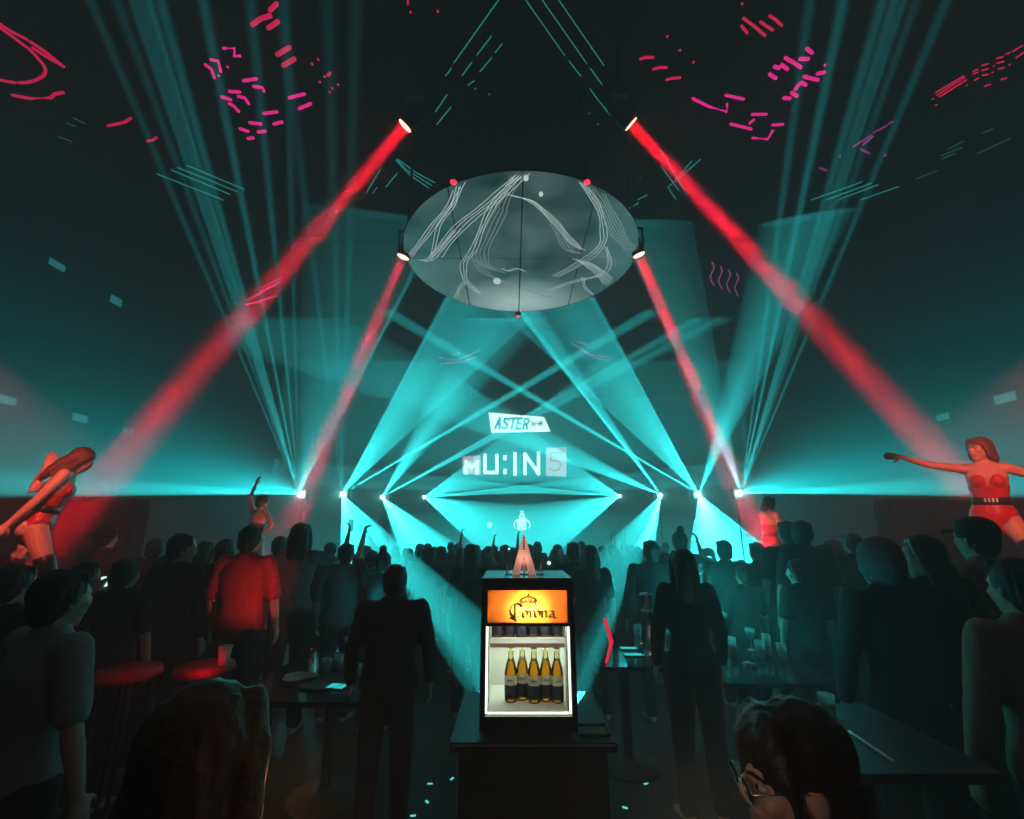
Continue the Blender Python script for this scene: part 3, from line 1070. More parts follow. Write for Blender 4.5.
dancer(264, 495, 7.3, 1.62, 'dancer raising one arm high above the left crowd in front of the laser', 'dark podium in the left crowd under the dancer with a raised arm',
       dict(female=True, side=4, head=(-15, 0, 8), aL=((-.42, .0, .9), (.42, 0, 1)), aR=((.75, -.15, -.7), (-.75, .1, -.55)), curl=.2), 'dancer_mid_left', -20, 'short', suit='black_satin', pw=.42)
dancer(769, 497, 7.3, 1.62, 'dancer in red turned sideways above the right crowd with forearms held forward', 'dark podium in the right crowd under the sideways dancer',
       dict(female=True, lean=3, head=(0, -12, 0), aR=((.12, .25, -1), (-.05, 1, -.05)), aL=((-.12, .3, -1), (.05, 1, .05)), curl=.8), 'dancer_mid_right', -75, 'bob', suit='red_cloth', pw=.42)
red_key(P(975, 482, 4.2), V((3.25, 2.2, 2.95)), 430, 15, 19)
red_key(P(60, 500, 4.2), V((-3.25, 2.2, 2.95)), 380, 15, 19)
red_key(P(266, 515, 7.3), P(290, 556, 6.3), 70, 16)
red_key(P(768, 520, 7.3), P(752, 560, 6.3), 110, 16)
red_key(P(254, 585, 4.1), P(285, 640, 3.3), 28, 20)

# ------------------------------------------------------------------ laser heads on stands
NAMES = ['first and nearest', 'second', 'third', 'fourth and farthest']
for side, heads in (('left', LH), ('right', RH)):
    for n, p in zip(NAMES, heads):
        fz = floor_z(p.y)
        t = thing('laser_projector', 'bright teal laser projector, %s of the %s row, beaming into the haze' % (n, side), 'laser projector', (p.x, p.y, p.z))
        bm = bmesh.new(); box(bm, -.11, .05, -.10, .11, .40, .09, .012); obj('housing', bm, M['black_metal'], t, False)
        bm = bmesh.new(); lathe(bm, [(.045, 0), (.05, .01), (.04, .02)], seg=20)
        for v in bm.verts:
            v.co = V((v.co.x, .05 - v.co.z, v.co.y))
        obj('lens', bm, M['laser_lens'], t)
        bm = bmesh.new(); box(bm, -.13, .15, -.14, -.115, .25, .03); box(bm, .115, .15, -.14, .13, .25, .03); box(bm, -.13, .15, -.155, .13, .25, -.14); obj('bracket', bm, M['black_metal'], t, False)
        st = thing('lighting_stand', 'slim black stand carrying the %s laser projector of the %s row' % (n, side), 'lighting stand', (p.x, p.y + .2, fz))
        hgt = p.z - .155 - fz
        bm = bmesh.new(); loft(bm, [(0, 0, .05), (0, 0, hgt - .01)], [.016, .014], seg=10); obj('pole', bm, M['black_metal'], st)
        for k in range(3):
            a = math.radians(90 + 120 * k)
            bm = bmesh.new(); loft(bm, [(0, 0, .5), (.38 * math.cos(a), .38 * math.sin(a), .012)], [.011, .011], seg=8); obj('leg', bm, M['black_metal'], st)

# ------------------------------------------------------------------ red beam lamps
def spot_lamp(src, target, label, ceil_z):
    d = (target - src).normalized()
    t = thing('spot_lamp', label, 'spot lamp', src)
    q = (-d).to_track_quat('Z', 'Y').to_matrix()
    def put(bm):
        for v in bm.verts:
            v.co = q @ v.co
        return bm
    bm = bmesh.new(); lathe(bm, [(.06, .34), (.10, .32), (.115, .12), (.105, .0), (.098, 0), (.098, .02)], seg=28, closed=False)
    bmesh.ops.holes_fill(bm, edges=bm.edges[:], sides=0)
    obj('barrel', put(bm), M['black_metal'], t)
    bm = bmesh.new(); lathe(bm, [(.088, -.006), (.094, .004)], seg=28); obj('lens', put(bm), M['red_lens'], t)
    b2 = bmesh.new()
    for sg in (-1, 1):
        loft(b2, [(sg * .135, 0, -.02), (sg * .135, 0, .3)], [(.012, .03)], seg=8) if False else box(b2, sg * .135 - .01, -.03, -.03, sg * .135 + .01, .03, .30)
    box(b2, -.145, -.035, .30, .145, .035, .33)
    for v in b2.verts:
        v.co += -d * .17
    obj('yoke', b2, M['black_metal'], t, False)
    bm = bmesh.new()
    loft(bm, [V((0, 0, .32)) - d * .17, V((0, 0, ceil_z - src.z)) - d * .17], [.022, .022], seg=10)
    obj('hanging_pipe', bm, M['black_metal'], t)
    al = bpy.data.lights.new('red_beam', 'AREA')
    al.shape = 'DISK'
    al.size = .14
    al.spread = math.radians(5)
    al.energy = RED_E * (1.0 if src.y < 5.5 else 1.1)
    al.color = RED
    ao = bpy.data.objects.new('red_beam', al)
    COL.objects.link(ao)
    ao.matrix_world = Matrix.Translation(src + d * .02) @ q.to_4x4()
    return t


RED_E = 46
spot_lamp(P(405, 126, 4.7), P(205, 362, 5.7), 'red beam lamp high on the ceiling, upper left of the round disc', CEIL)
spot_lamp(P(631, 124, 4.7), P(800, 306, 5.7), 'red beam lamp high on the ceiling, upper right of the round disc', CEIL)

# ------------------------------------------------------------------ round ceiling disc
DZ = 6.15
near, far = PZ(520.5, 166, DZ), PZ(520.5, 313, DZ)
dc = (near + far) / 2
R = (far.y - near.y) / 2 * .968
spot_lamp(PZ(403, 257, DZ - .02), P(356, 370, 6.9), 'red beam lamp on the left rim of the round disc', CEIL)
spot_lamp(PZ(639, 255, DZ - .02), P(688, 372, 6.9), 'red beam lamp on the right rim of the round disc', CEIL)
disc = thing('ceiling_disc', 'large round ceiling disc of grey panels with painted reflections of pale light trails', 'ceiling disc', dc)
m, nt, b = nodemat('disc_reflection')  # mirror reflections of the room painted as emission on the panels
tc = nt.nodes.new('ShaderNodeTexCoord')
nz = nt.nodes.new('ShaderNodeTexNoise'); nz.inputs['Scale'].default_value = 1.1; nz.inputs['Detail'].default_value = 5; nz.inputs['Distortion'].default_value = .6
nt.links.new(tc.outputs['Object'], nz.inputs['Vector'])
cr = nt.nodes.new('ShaderNodeValToRGB')
cr.color_ramp.elements[0].position = .3; cr.color_ramp.elements[0].color = (.010, .026, .026, 1)
cr.color_ramp.elements[1].position = .75; cr.color_ramp.elements[1].color = (.12, .20, .19, 1)
nt.links.new(nz.outputs[0], cr.inputs[0])
gm = nt.nodes.new('ShaderNodeMapping'); gm.inputs['Location'].default_value = (-.02, -1.55, 0); gm.inputs['Scale'].default_value = (.62, 1.0, 0)
nt.links.new(tc.outputs['Object'], gm.inputs[0])
gr = nt.nodes.new('ShaderNodeTexGradient'); gr.gradient_type = 'SPHERICAL'
nt.links.new(gm.outputs[0], gr.inputs[0])
mx = nt.nodes.new('ShaderNodeMix'); mx.data_type = 'RGBA'; mx.blend_type = 'ADD'
ml = nt.nodes.new('ShaderNodeMath'); ml.operation = 'MULTIPLY'; ml.inputs[1].default_value = 1.0
nt.links.new(gr.outputs[1], ml.inputs[0])
nt.links.new(ml.outputs[0], mx.inputs['Factor'])
nt.links.new(cr.outputs[0], mx.inputs['A'])
mx.inputs['B'].default_value = (.55, .68, .64, 1)
nt.links.new(mx.outputs['Result'], b.inputs['Emission Color'])
b.inputs['Emission Strength'].default_value = .85
b.inputs['Base Color'].default_value = (.02, .02, .02, 1)
b.inputs['Roughness'].default_value = .3
M['disc_reflection'] = m
xs = [-R * 1.1, -R * .52, 0, R * .52, R * 1.1]
ysp = [-R * 1.1, 0, R * 1.1]
g = .011
for i in range(4):
    for j in range(2):
        bm = bmesh.new()
        bmesh.ops.create_circle(bm, cap_ends=True, radius=R - .016, segments=128)
        for co, no in (((xs[i] + g, 0, 0), (-1, 0, 0)), ((xs[i + 1] - g, 0, 0), (1, 0, 0)), ((0, ysp[j] + g, 0), (0, -1, 0)), ((0, ysp[j + 1] - g, 0), (0, 1, 0))):
            bmesh.ops.bisect_plane(bm, geom=bm.verts[:] + bm.edges[:] + bm.faces[:], plane_co=co, plane_no=no, clear_outer=True)
        ex = bmesh.ops.extrude_face_region(bm, geom=bm.faces[:])
        for v in ex['geom']:
            if isinstance(v, bmesh.types.BMVert):
                v.co.z += .03
        obj('panel', bm, M['disc_reflection'], disc, False)
bm = bmesh.new()
lathe(bm, [(R - .016, .0), (R - .012, -.004), (R - .010, .035), (.0001, .07), (.0001, .045), (R - .016, .035)], seg=128, closed=False)
obj('rim', bm, M['black_metal'], disc)
for k in range(4):
    a = math.radians(45 + 90 * k)
    bm = bmesh.new(); loft(bm, [(R * .7 * math.cos(a), R * .7 * math.sin(a), .07), (R * .7 * math.cos(a), R * .7 * math.sin(a), CEIL - DZ)], [.02, .02], seg=8)
    obj('hanging_rod', bm, M['black_metal'], disc)
M['trail'] = emit('pale_trail', (.75, .95, .9), .8)  # glowing strips paint the beams mirrored in the disc
M['trail_dim'] = emit('pale_trail_dim', (.32, .45, .42), .8)


def smooth_path(pts, n=6):
    out = []
    for i in range(len(pts) - 1):
        p0 = pts[max(i - 1, 0)]; p1 = pts[i]; p2 = pts[i + 1]; p3 = pts[min(i + 2, len(pts) - 1)]
        for k in range(n):
            t = k / n
            out.append(tuple(.5 * (2 * b_ + (c_ - a_) * t + (2 * a_ - 5 * b_ + 4 * c_ - d_) * t * t + (3 * b_ - a_ - 3 * c_ + d_) * t ** 3) for a_, b_, c_, d_ in zip(p0, p1, p2, p3)))
    out.append(pts[-1])
    return out


TRAILS = [
    ([(290, 130), (265, 220), (190, 320), (110, 425)], 3, 9, 1), ([(318, 125), (272, 230), (215, 320), (185, 440)], 2, 10, 1),
    ([(545, 105), (420, 215), (290, 320), (205, 425)], 4, 13, 1), ([(505, 130), (400, 260), (350, 385), (308, 450), (312, 510), (360, 560)], 3, 10, 1),
    ([(480, 203), (555, 225), (640, 300), (695, 365), (735, 400)], 4, 10, 1), ([(716, 130), (790, 230), (818, 330), (790, 410), (640, 500)], 3, 11, 1),
    ([(775, 165), (830, 260), (875, 350), (925, 410)], 6, 12, 0), ([(735, 440), (800, 480), (850, 535)], 6, 12, 1), ([(740, 500), (755, 545), (790, 572)], 2, 8, 1),
    ([(620, 550), (700, 520), (830, 480), (828, 390)], 2, 10, 1), ([(350, 440), (390, 490), (470, 530), (560, 625)], 3, 16, 0), ([(275, 575), (300, 530), (320, 515)], 2, 8, 1),
    ([(440, 250), (380, 370), (370, 440), (430, 480)], 5, 14, 0), ([(640, 310), (690, 400), (720, 410)], 4, 12, 0), ([(150, 440), (190, 430), (280, 330)], 3, 10, 1),
    ([(445, 470), (470, 478), (500, 470), (530, 480)], 2, 8, 1), ([(515, 110), (480, 170), (440, 250)], 4, 12, 0), ([(520, 545), (600, 570), (700, 600)], 3, 20, 0),
]
tr = bmesh.new(); td = bmesh.new()
for pts, n, gap, bright in TRAILS:
    sp = smooth_path(pts)
    for k in range(n):
        o = (k - (n - 1) / 2) * gap
        q = []
        for i, (x, y) in enumerate(sp):
            wob = 2.5 * math.sin(i * .9 + k * 1.3)
            w = PZ(380 + (x + o + wob) * .2734, 140 + (y + o * .25) * .2736, DZ - .006)
            l = V((w.x - dc.x, w.y - dc.y, -.006))
            if math.hypot(l.x, l.y) < R - .04:
                q.append(l)
        if len(q) > 2:
            loft(tr if bright else td, q, [(.0045, .003)] * len(q), V((1, .3, 0)), 6, caps=False)
obj('reflected_trails', tr, M['trail'], disc)
obj('faint_reflected_trails', td, M['trail_dim'], disc)
for px, py, r in ((526, 178, .035), (497, 281, .07), (541, 194, .03)):
    w = PZ(px, py, DZ - .01)
    bm = bmesh.new(); ell(bm, (w.x - dc.x, w.y - dc.y, -.012), (r, r * 1.6, .01)); obj('reflected_spot', bm, M['trail'], disc)
for px, py, where in ((453.5, 180.5, 'near left rim'), (587, 180.5, 'near right rim'), (518, 315, 'far rim')):
    w = PZ(px, py, DZ - .03)
    t = thing('marker_lamp', 'small red marker lamp on the %s of the round ceiling disc' % where, 'lamp', w)
    bm = bmesh.new(); lathe(bm, [(.045, -.02), (.06, .0), (.06, .05), (.03, .07)], seg=20); obj('housing', bm, M['black_metal'], t)
    bm = bmesh.new(); ell(bm, (0, 0, -.025), (.042, .042, .028)); obj('lens', bm, M['red_lens_small'], t)

# ------------------------------------------------------------------ light tubes on the ceiling
TZ = CEIL - .05


def projections(label, lines, m, px0, py0, k, width, group=None, dots=(), name='ceiling_light_pattern', z=TZ, width_dot=2.6):  # laser light and reflections on the ceiling, built as glowing rods
    c = PZ(px0 + lines[0][0][0] * k, py0 + lines[0][0][1] * k, z)
    t = thing(name, label, 'projected light', c, 0, group)
    for ln in lines:
        pts = [PZ(px0 + x * k, py0 + y * k, z) for x, y in ln]
        w = M_PER_PX(pts[0].y, z) * width / 2
        bm = bmesh.new(); loft(bm, [p - c for p in pts], [w] * len(pts), V((1, 0, 0)), 8); obj('light_streak', bm, M[m], t)
    for x, y in dots:
        p = PZ(px0 + x * k, py0 + y * k, z)
        w = M_PER_PX(p.y, z) * width_dot / 2
        bm = bmesh.new(); ell(bm, p - c, (w, w, w * .6), seg=12); obj('light_dot', bm, M[m], t)
    return t


K5 = .254
projections('cluster of red and pink light dashes at the top of the ceiling, upper left', [[(285, 97), (320, 72), (355, 62)], [(348, 110), (385, 85)], [(355, 40), (380, 15)], [(383, 215), (430, 187)], [(407, 257), (450, 232)]], 'rose_light', 180, 0, K5, 4.2)
projections('cluster of short magenta light dashes on the ceiling, upper left', [[(172, 190), (215, 190), (213, 222), (235, 220)], [(122, 235), (150, 240), (160, 280)], [(100, 255), (123, 272), (135, 305)],
      [(250, 318), (300, 310)], [(290, 340), (325, 345), (330, 358)], [(195, 360), (235, 362)], [(165, 382), (200, 392)], [(230, 380), (255, 385), (270, 408)], [(195, 408), (212, 418), (230, 438)],
      [(430, 385), (490, 370)], [(470, 427), (515, 408)], [(330, 447), (382, 440)], [(275, 483), (318, 488)], [(370, 488), (402, 480)], [(237, 507), (268, 517)], [(308, 520), (335, 517)], [(268, 545), (288, 543)]], 'magenta_light', 180, 0, K5, 2.9,
      dots=((188, 264), (152, 298)))
projections('scatter of small pink light dots on the ceiling right of the magenta dashes, upper left', [[(582, 296), (590, 288)]], 'rose_light', 180, 0, K5, 3, dots=((545, 235), (520, 252), (570, 302), (550, 323), (622, 333), (600, 348), (588, 362)))
projections('few pink light dots at the very top of the ceiling near the middle', [[(897, 0), (897, 15)]], 'rose_light', 180, 0, K5, 2, dots=((1015, 45), (945, 103), (908, 48)))
projections('pair of pink slanted light dashes at the top right of the ceiling', [[(565, 72), (610, 105), (650, 140)], [(632, 87), (680, 118)], [(558, 103), (580, 130)], [(668, 62), (690, 76), (715, 100)]], 'rose_light', 600, 0, K5, 2.6, dots=((560, 15),))
projections('magenta light dashes running in two slanted rows on the right of the ceiling', [[(730, 228), (760, 245), (790, 265)], [(788, 232), (820, 232)], [(815, 192), (835, 208)], [(688, 262), (705, 268)], [(715, 255), (738, 272)],
      [(668, 292), (692, 308)], [(805, 302), (858, 315)], [(857, 290), (882, 285)], [(770, 350), (785, 330)], [(795, 325), (810, 335)], [(755, 365), (775, 378)], [(725, 385), (747, 388)]], 'magenta_light', 600, 0, K5, 3.4, dots=((886, 256),))
projections('bent magenta light lines hooked like brackets on the ceiling, upper right', [[(365, 388), (430, 420), (500, 440), (500, 410)], [(495, 375), (565, 390)], [(515, 488), (595, 508)], [(590, 485), (605, 472)], [(600, 450), (655, 450)], [(602, 543), (660, 548), (680, 515)], [(680, 492), (720, 490)]],
      'magenta_light', 600, 0, K5, 2.6)
projections('three short wavy magenta light lines above the upper right red beam', [[(158, 232), (180, 226), (210, 226)], [(210, 272), (235, 266), (262, 266)], [(262, 314), (285, 308), (315, 306)]], 'rose_light', 600, 0, K5, 2.4, dots=((315, 198), (368, 245), (265, 143)))
projections('dotted band of small pink light marks at the far right of the ceiling', [[(645, 390), (700, 352), (755, 318)], [(655, 396), (710, 360), (762, 328)], [(640, 378), (695, 345), (750, 312)], [(790, 292), (808, 285)], [(792, 302), (810, 296)], [(828, 268), (850, 262)],
      [(828, 288), (850, 283)], [(888, 238), (912, 234)], [(890, 258), (915, 252)], [(830, 308), (852, 305)], [(895, 282), (915, 278)], [(925, 222), (940, 216)], [(955, 210), (990, 188)], [(968, 236), (998, 214)], [(797, 328), (812, 320)], [(840, 352), (860, 346)], [(905, 326), (925, 320)]],
      'rose_light', 780, 0, .2443, 1.5, dots=((625, 405), (640, 430), (765, 350), (940, 265), (875, 270), (870, 295)), width_dot=1.8)
projections('small pink triangle of light marks on the ceiling over the right laser comb', [[(300, 600), (340, 575), (375, 555)], [(340, 592), (380, 560)], [(385, 542), (435, 516)], [(330, 610), (365, 628)], [(445, 506), (462, 500)], [(165, 688), (190, 698)]], 'violet_light', 780, 0, .2443, 1.8, dots=((430, 635), (245, 640)))
projections('pink and red curved light lines at the top left corner of the ceiling', [[(0, 95), (40, 122), (105, 155)], [(0, 108), (50, 145), (100, 182)], [(120, 165), (180, 205), (250, 262)], [(130, 190), (190, 228), (240, 255)],
      smooth_path([(112, 190), (150, 230), (178, 270), (168, 300), (120, 322), (60, 325), (0, 315)], 4), [(50, 375), (120, 388), (200, 385), (215, 370), (248, 365)]], 'rose_light', 0, 0, K5, 2.8)
projections('short red light streak on the dark ceiling right of the curved lines, upper left', [[(425, 495), (490, 482), (515, 465)], [(580, 555), (600, 552), (615, 542)]], 'rose_light', 0, 0, K5, 2.4)
WV = [[(410 + 16 * j + 4 * math.sin(i * 1.5), 163 + 7 * j + i * 9) for i in range(6)] for j in range(4)]
projections('group of wavy violet light lines right of the disc beside the red beam', WV, 'violet_light', 504, 180, 1 / 1.969, 1.5)
projections('small violet light squiggle right of the hub below the disc', [[(135, 322), (170, 343), (210, 350)], [(150, 335), (180, 350), (205, 356)], [(145, 318), (165, 325)]], 'violet_light', 504, 180, 1 / 1.969, 1.3)
projections('small violet light squiggle left of the hub below the disc', [[(865, 350), (900, 355), (945, 335)], [(870, 362), (910, 358), (940, 348)], [(890, 345), (905, 340)]], 'violet_light', 0, 180, 1 / 1.969, 1.3)
projections('pink light scratches where the upper left red beam ends', [[(488, 236), (520, 218), (552, 200)], [(485, 245), (515, 238), (545, 228)], [(520, 210), (556, 192)]], 'violet_light', 0, 180, 1 / 1.969, 1.5)
projections('four parallel thin teal light lines on the ceiling across the left laser comb', [[(618, 685), (880, 788)], [(675, 670), (905, 765)], [(700, 660), (935, 755)], [(738, 652), (960, 745)]], 'teal_light', 0, 0, K5, 1.2)
projections('dim short teal light lines on the ceiling far left', [[(290, 465), (335, 487)], [(263, 485), (298, 498)], [(230, 538), (283, 558)]], 'teal_light_dim', 0, 0, K5, 1.1)
projections('four parallel thin teal light lines on the ceiling across the right laser comb', [[(130, 818), (335, 745)], [(190, 818), (375, 750)], [(245, 815), (400, 757)], [(330, 818), (485, 765)]], 'teal_light', 780, 0, .2443, 1.2)
projections('broken thin teal light lines on the ceiling at the far right', [[(560, 732), (640, 700)], [(660, 638), (745, 603)], [(690, 610), (750, 578)], [(665, 650), (718, 628)], [(810, 628), (940, 568)], [(830, 545), (870, 528)]], 'teal_light_dim', 780, 0, .2443, 1.1)
projections('thin teal light lines slanting down to the left at the top middle of the ceiling', [[(180, 298), (203, 268)], [(212, 248), (388, 0)], [(245, 297), (283, 245)], [(303, 217), (360, 142)], [(315, 282), (360, 228)], [(375, 207), (400, 175)], [(140, 440), (185, 373)], [(145, 490), (200, 422)], [(268, 335), (292, 318)]],
      'teal_light', 400, 0, K5, 1.1, dots=((297, 350), (350, 372)), width_dot=1.6)
projections('thin teal light lines slanting down to the right at the top middle of the ceiling', [[(495, 0), (648, 218)], [(665, 240), (712, 300)], [(560, 0), (735, 250)], [(750, 270), (795, 333)], [(625, 0), (803, 258)], [(748, 350), (780, 395)], [(785, 400), (825, 450)]], 'teal_light', 400, 0, K5, 1.1, dots=((780, 490), (745, 447)), width_dot=1.5)
projections('teal light corner of crossing lines left above the disc', [[(850, 630), (905, 690), (980, 740)], [(860, 628), (930, 680), (1003, 720)], [(855, 628), (890, 668), (990, 730)], [(735, 758), (790, 665)], [(760, 760), (775, 740)], [(812, 735), (855, 683)]], 'teal_light', 180, 0, K5, 1.1)
projections('teal light corner of crossing lines right above the disc', [[(238, 590), (290, 680)], [(295, 690), (345, 770)], [(240, 655), (310, 750)], [(270, 735), (330, 685), (395, 628)], [(290, 720), (360, 635)], [(268, 738), (298, 785)], [(150, 785), (185, 768)], [(115, 820), (150, 800)]], 'teal_light', 600, 0, K5, 1.1, dots=((230, 735), (160, 700)), width_dot=1.5)

# small pale panels on the dark side walls
for px, py, w, h, lab in ((57, 265, 16, 8, 'dim green wall panel lamp high on the left wall'), (116, 301, 13, 9, 'dim green wall panel lamp on the left wall, lower right of the highest one'), (6, 400, 18, 9, 'pale wall panel lamp cut by the left edge of the picture'),
                          (80, 418, 16, 8, 'pale wall panel lamp above the bending dancer'), (128, 431, 13, 6, 'pale wall panel lamp right above the bending dancer, nearest to the lasers'),
                          (1005, 398, 20, 10, 'pale wall panel lamp on the right wall above the pointing dancer, nearest the picture edge'), (943, 417, 13, 7, 'pale wall panel lamp on the right wall above the outstretched hand')):
    sx = -1 if px < 512 else 1
    d = P(px, py, 1) - EYE
    p = EYE + d * ((W - .03) / abs(d.x))
    mp = M_PER_PX(p.y, p.z)
    t = thing('wall_lamp', lab, 'wall lamp', p)
    a, b_ = mp * w / 2 * 1.1, mp * h / 2
    bm = bmesh.new(); box(bm, -.03 if sx < 0 else 0, -a, -b_, 0 if sx < 0 else .03, a, b_, .006); obj('frame', bm, M['black_metal'], t, False)
    bm = bmesh.new(); box(bm, 0 if sx < 0 else -.008, -a * .92, -b_ * .86, .008 if sx < 0 else 0, a * .92, b_ * .86); obj('diffuser', bm, M['panel_teal'], t, False)

# ------------------------------------------------------------------ signs over the stage
SY = 20.6


def on_plane(y):
    def f(px, py):
        return P(px, py, y)
    return f


def slab(corners, y, depth, m, name, parent, base):
    bm = bmesh.new()
    f = [bm.verts.new(P(px, py, y) - base) for px, py in corners]
    k = [bm.verts.new(P(px, py, y) - base + V((0, depth, 0))) for px, py in corners]
    bm.faces.new(f); bm.faces.new(list(reversed(k)))
    n = len(f)
    for i in range(n):
        bm.faces.new((f[i], k[i], k[(i + 1) % n], f[(i + 1) % n]))
    return obj(name, bm, M[m], parent, False)


def letters(lines, y, nib, m, parent, base, name='lettering', depth=.04):
    mp = M_PER_PX(y, P(520, 430, y).z)
    bm = bmesh.new()
    for ln in lines:
        pts = [P(a, b_, y) - base for a, b_ in ln]
        l2 = [(p.x, p.z) for p in pts]
        nib_strokes(bm, [l2], lambda q, d: V((q.x, pts[0].y - d, q.y)), nib * mp, depth)
    return obj(name, bm, M[m], parent, False)


base = P(520, 423, SY)
t = thing('stage_sign', 'white tilted parallelogram sign reading ASTER in teal letters above the stage', 'sign', base)
slab([(488.5, 412.5), (544, 417), (550.5, 431), (491.5, 432.3)], SY, .12, 'sign_white', 'panel', t, base)
# A S T E R, slanted, and a broken small mark after it
L = []
def sl(x, y):          # slanted text frame: x to the right, y 0 (foot) .. 1 (head)
    return (x + 2.2 * y, 428.8 - 10.2 * y + (x - 520) * .012)
L.append([sl(495, 0), sl(497.6, 1), sl(499.6, 0)]); L.append([sl(496, .38), sl(499, .38)])
L.append([sl(507.3, .85), sl(505.5, 1), sl(503, .95), sl(502.6, .65), sl(506, .45), sl(506.6, .15), sl(504.5, 0), sl(502, .12)])
L.append([sl(509, 1), sl(514, 1)]); L.append([sl(511.5, 1), sl(511.5, 0)])
L.append([sl(520, 1), sl(516.3, 1), sl(516.3, 0), sl(520, 0)]); L.append([sl(516.3, .52), sl(519.4, .52)])
L.append([sl(523, 0), sl(523, 1), sl(526.4, .95), sl(527, .72), sl(526, .5), sl(523, .48)]); L.append([sl(524.6, .48), sl(527.4, 0)])
letters(L, SY - .005, 2.0, 'sign_teal', t, base)
L = [[sl(530, .75), sl(531.2, .25), sl(532.4, .7), sl(533.6, .25), sl(534.6, .75)], [sl(537, .3), sl(541, .75)], [sl(538, .75), sl(541, .25)], [sl(536, .55), sl(542, .5)]]
letters(L, SY - .005, .8, 'panel_teal', t, base, 'small_mark')
for px in (500, 540):
    bm = bmesh.new(); p = P(px, 414, SY) - base + V((0, .06, 0)); loft(bm, [p, V((p.x, p.y, CEIL - base.z))], [.02, .02], seg=8); obj('hanging_rod', bm, M['black_metal'], t)

SY2 = 21.2
base = P(515, 463, SY2)
t = thing('led_sign', 'glowing LED sign reading MU:IN with pinkish squares at both ends above the stage', 'sign', base)
slab([(462.5, 456.5), (480.5, 455.2), (480.5, 474.4), (462.5, 473.2)], SY2 + .06, .08, 'sign_pink', 'side_panel', t, base)
letters([[(466, 473), (466, 462), (471.5, 467.5), (477, 462), (477, 473)]], SY2, 3.0, 'sign_white', t, base, 'letter')
letters([[(485, 455.5), (485, 472.5), (497, 472.5), (497, 455.5)]], SY2, 3.2, 'sign_white', t, base, 'letter')
letters([[(505, 456.8), (505, 458.6)]], SY2, 3.2, 'sign_white', t, base, 'colon_dot')
letters([[(505, 470.6), (505, 472.4)]], SY2, 3.2, 'sign_white', t, base, 'colon_dot')
letters([[(515, 453.8), (515, 473.8)]], SY2, 3.4, 'sign_white', t, base, 'letter')
letters([[(525, 473.5), (525, 454.5), (538.5, 473.5), (538.5, 453.5)]], SY2, 3.2, 'sign_white', t, base, 'letter')
slab([(546, 448), (566.5, 447), (566.5, 476.5), (546, 475.4)], SY2 + .06, .08, 'sign_pink', 'side_panel', t, base)
slab([(558, 448.5), (565.5, 448), (565.5, 452.5)], SY2, .05, 'sign_rose', 'corner_mark', t, base)
letters([[(561, 453), (551, 453), (551, 460.5), (558, 461), (561, 465), (559, 469.5), (554, 471), (550, 469)]], SY2, 1.4, 'sign_rose', t, base, 'letter')
bm = bmesh.new()
for py in (452, 476):
    p0, p1 = P(461, py, SY2 + .2) - base, P(568, py, SY2 + .2) - base
    box(bm, p0.x, p0.y, p0.z - .03, p1.x, p0.y + .05, p0.z + .03)
obj('mounting_rail', bm, M['black_metal'], t, False)
for px in (470, 560):
    bm = bmesh.new(); p = P(px, 452, SY2 + .2) - base; loft(bm, [p, V((p.x, p.y, CEIL - base.z))], [.02, .02], seg=8); obj('hanging_rod', bm, M['black_metal'], t)

# small white lit figure over the crowd, and two stage lamps
base = P(522, 522, 19.5)
t = thing('light_figure', 'small white lit emblem like a ribbed bust hanging over the middle of the stage', 'light figure', base)
def fig(lines, nib, m='sign_white', name='rib'):
    return letters(lines, 19.5, nib, m, t, base, name)
for k in range(4):
    y = 520.5 + k * 2.6
    fig([[(517.8, y), (521.4, y + .7), (525.5, y)]], 1.1)
fig([[(519, 519), (519, 530)], [(521.8, 518.6), (521.8, 531)], [(525, 519), (525, 530)]], .7, name='upright')
fig([arc(522, 525, 8, 5.6, 150, 290, 10), arc(522, 525, 8, 5.6, -50, 30, 6), [(515, 521), (519, 519), (525, 519), (529, 521.5)]], .7, name='shoulder_line')
fig([arc(522, 516.4, 2.1, 1.8, 0, 360, 12), arc(522, 512.5, 1.5, 1.4, 0, 360, 10)], .7, name='head_ring')
bm = bmesh.new(); p = V((0, 0, (522 - 511) * M_PER_PX(19.5, base.z))); loft(bm, [p, V((0, 0, CEIL - base.z))], [.008, .008], seg=6); obj('hanging_wire', bm, M['black_metal'], t)
for px, py, s_, lab in ((489.5, 525, .13, 'bright white stage lamp left of the lit emblem over the crowd'), (549, 563, .028, 'small white point lamp low over the crowd right of the copper letter'), (509, 549, .018, 'tiny white lamp in the crowd left of the copper letter')):
    D = 20.6 if py < 540 else 6.5
    p = P(px, py, D)
    t = thing('stage_lamp', lab, 'lamp', p)
    bm = bmesh.new(); lathe(bm, [(s_ * .6, 0), (s_, .04), (s_, .14), (s_ * .6, .2)], seg=20)
    for v in bm.verts:
        v.co = V((v.co.x, v.co.z, v.co.y))
    obj('housing', bm, M['black_metal'], t)
    bm = bmesh.new(); ell(bm, (0, -.002, 0), (s_ * .9, .02, s_ * .9)); obj('lens', bm, M['screen_white'], t)
    fz = .55 if D > 10 else floor_z(D)
    bm = bmesh.new(); loft(bm, [(0, .08, fz + .02 - p.z), (0, .08, -s_ * .6)], [.012, .012], seg=8); lathe(bm, [(.14, fz - p.z), (.14, fz + .02 - p.z)], c=V((0, .08, 0))); obj('stand', bm, M['black_metal'], t)
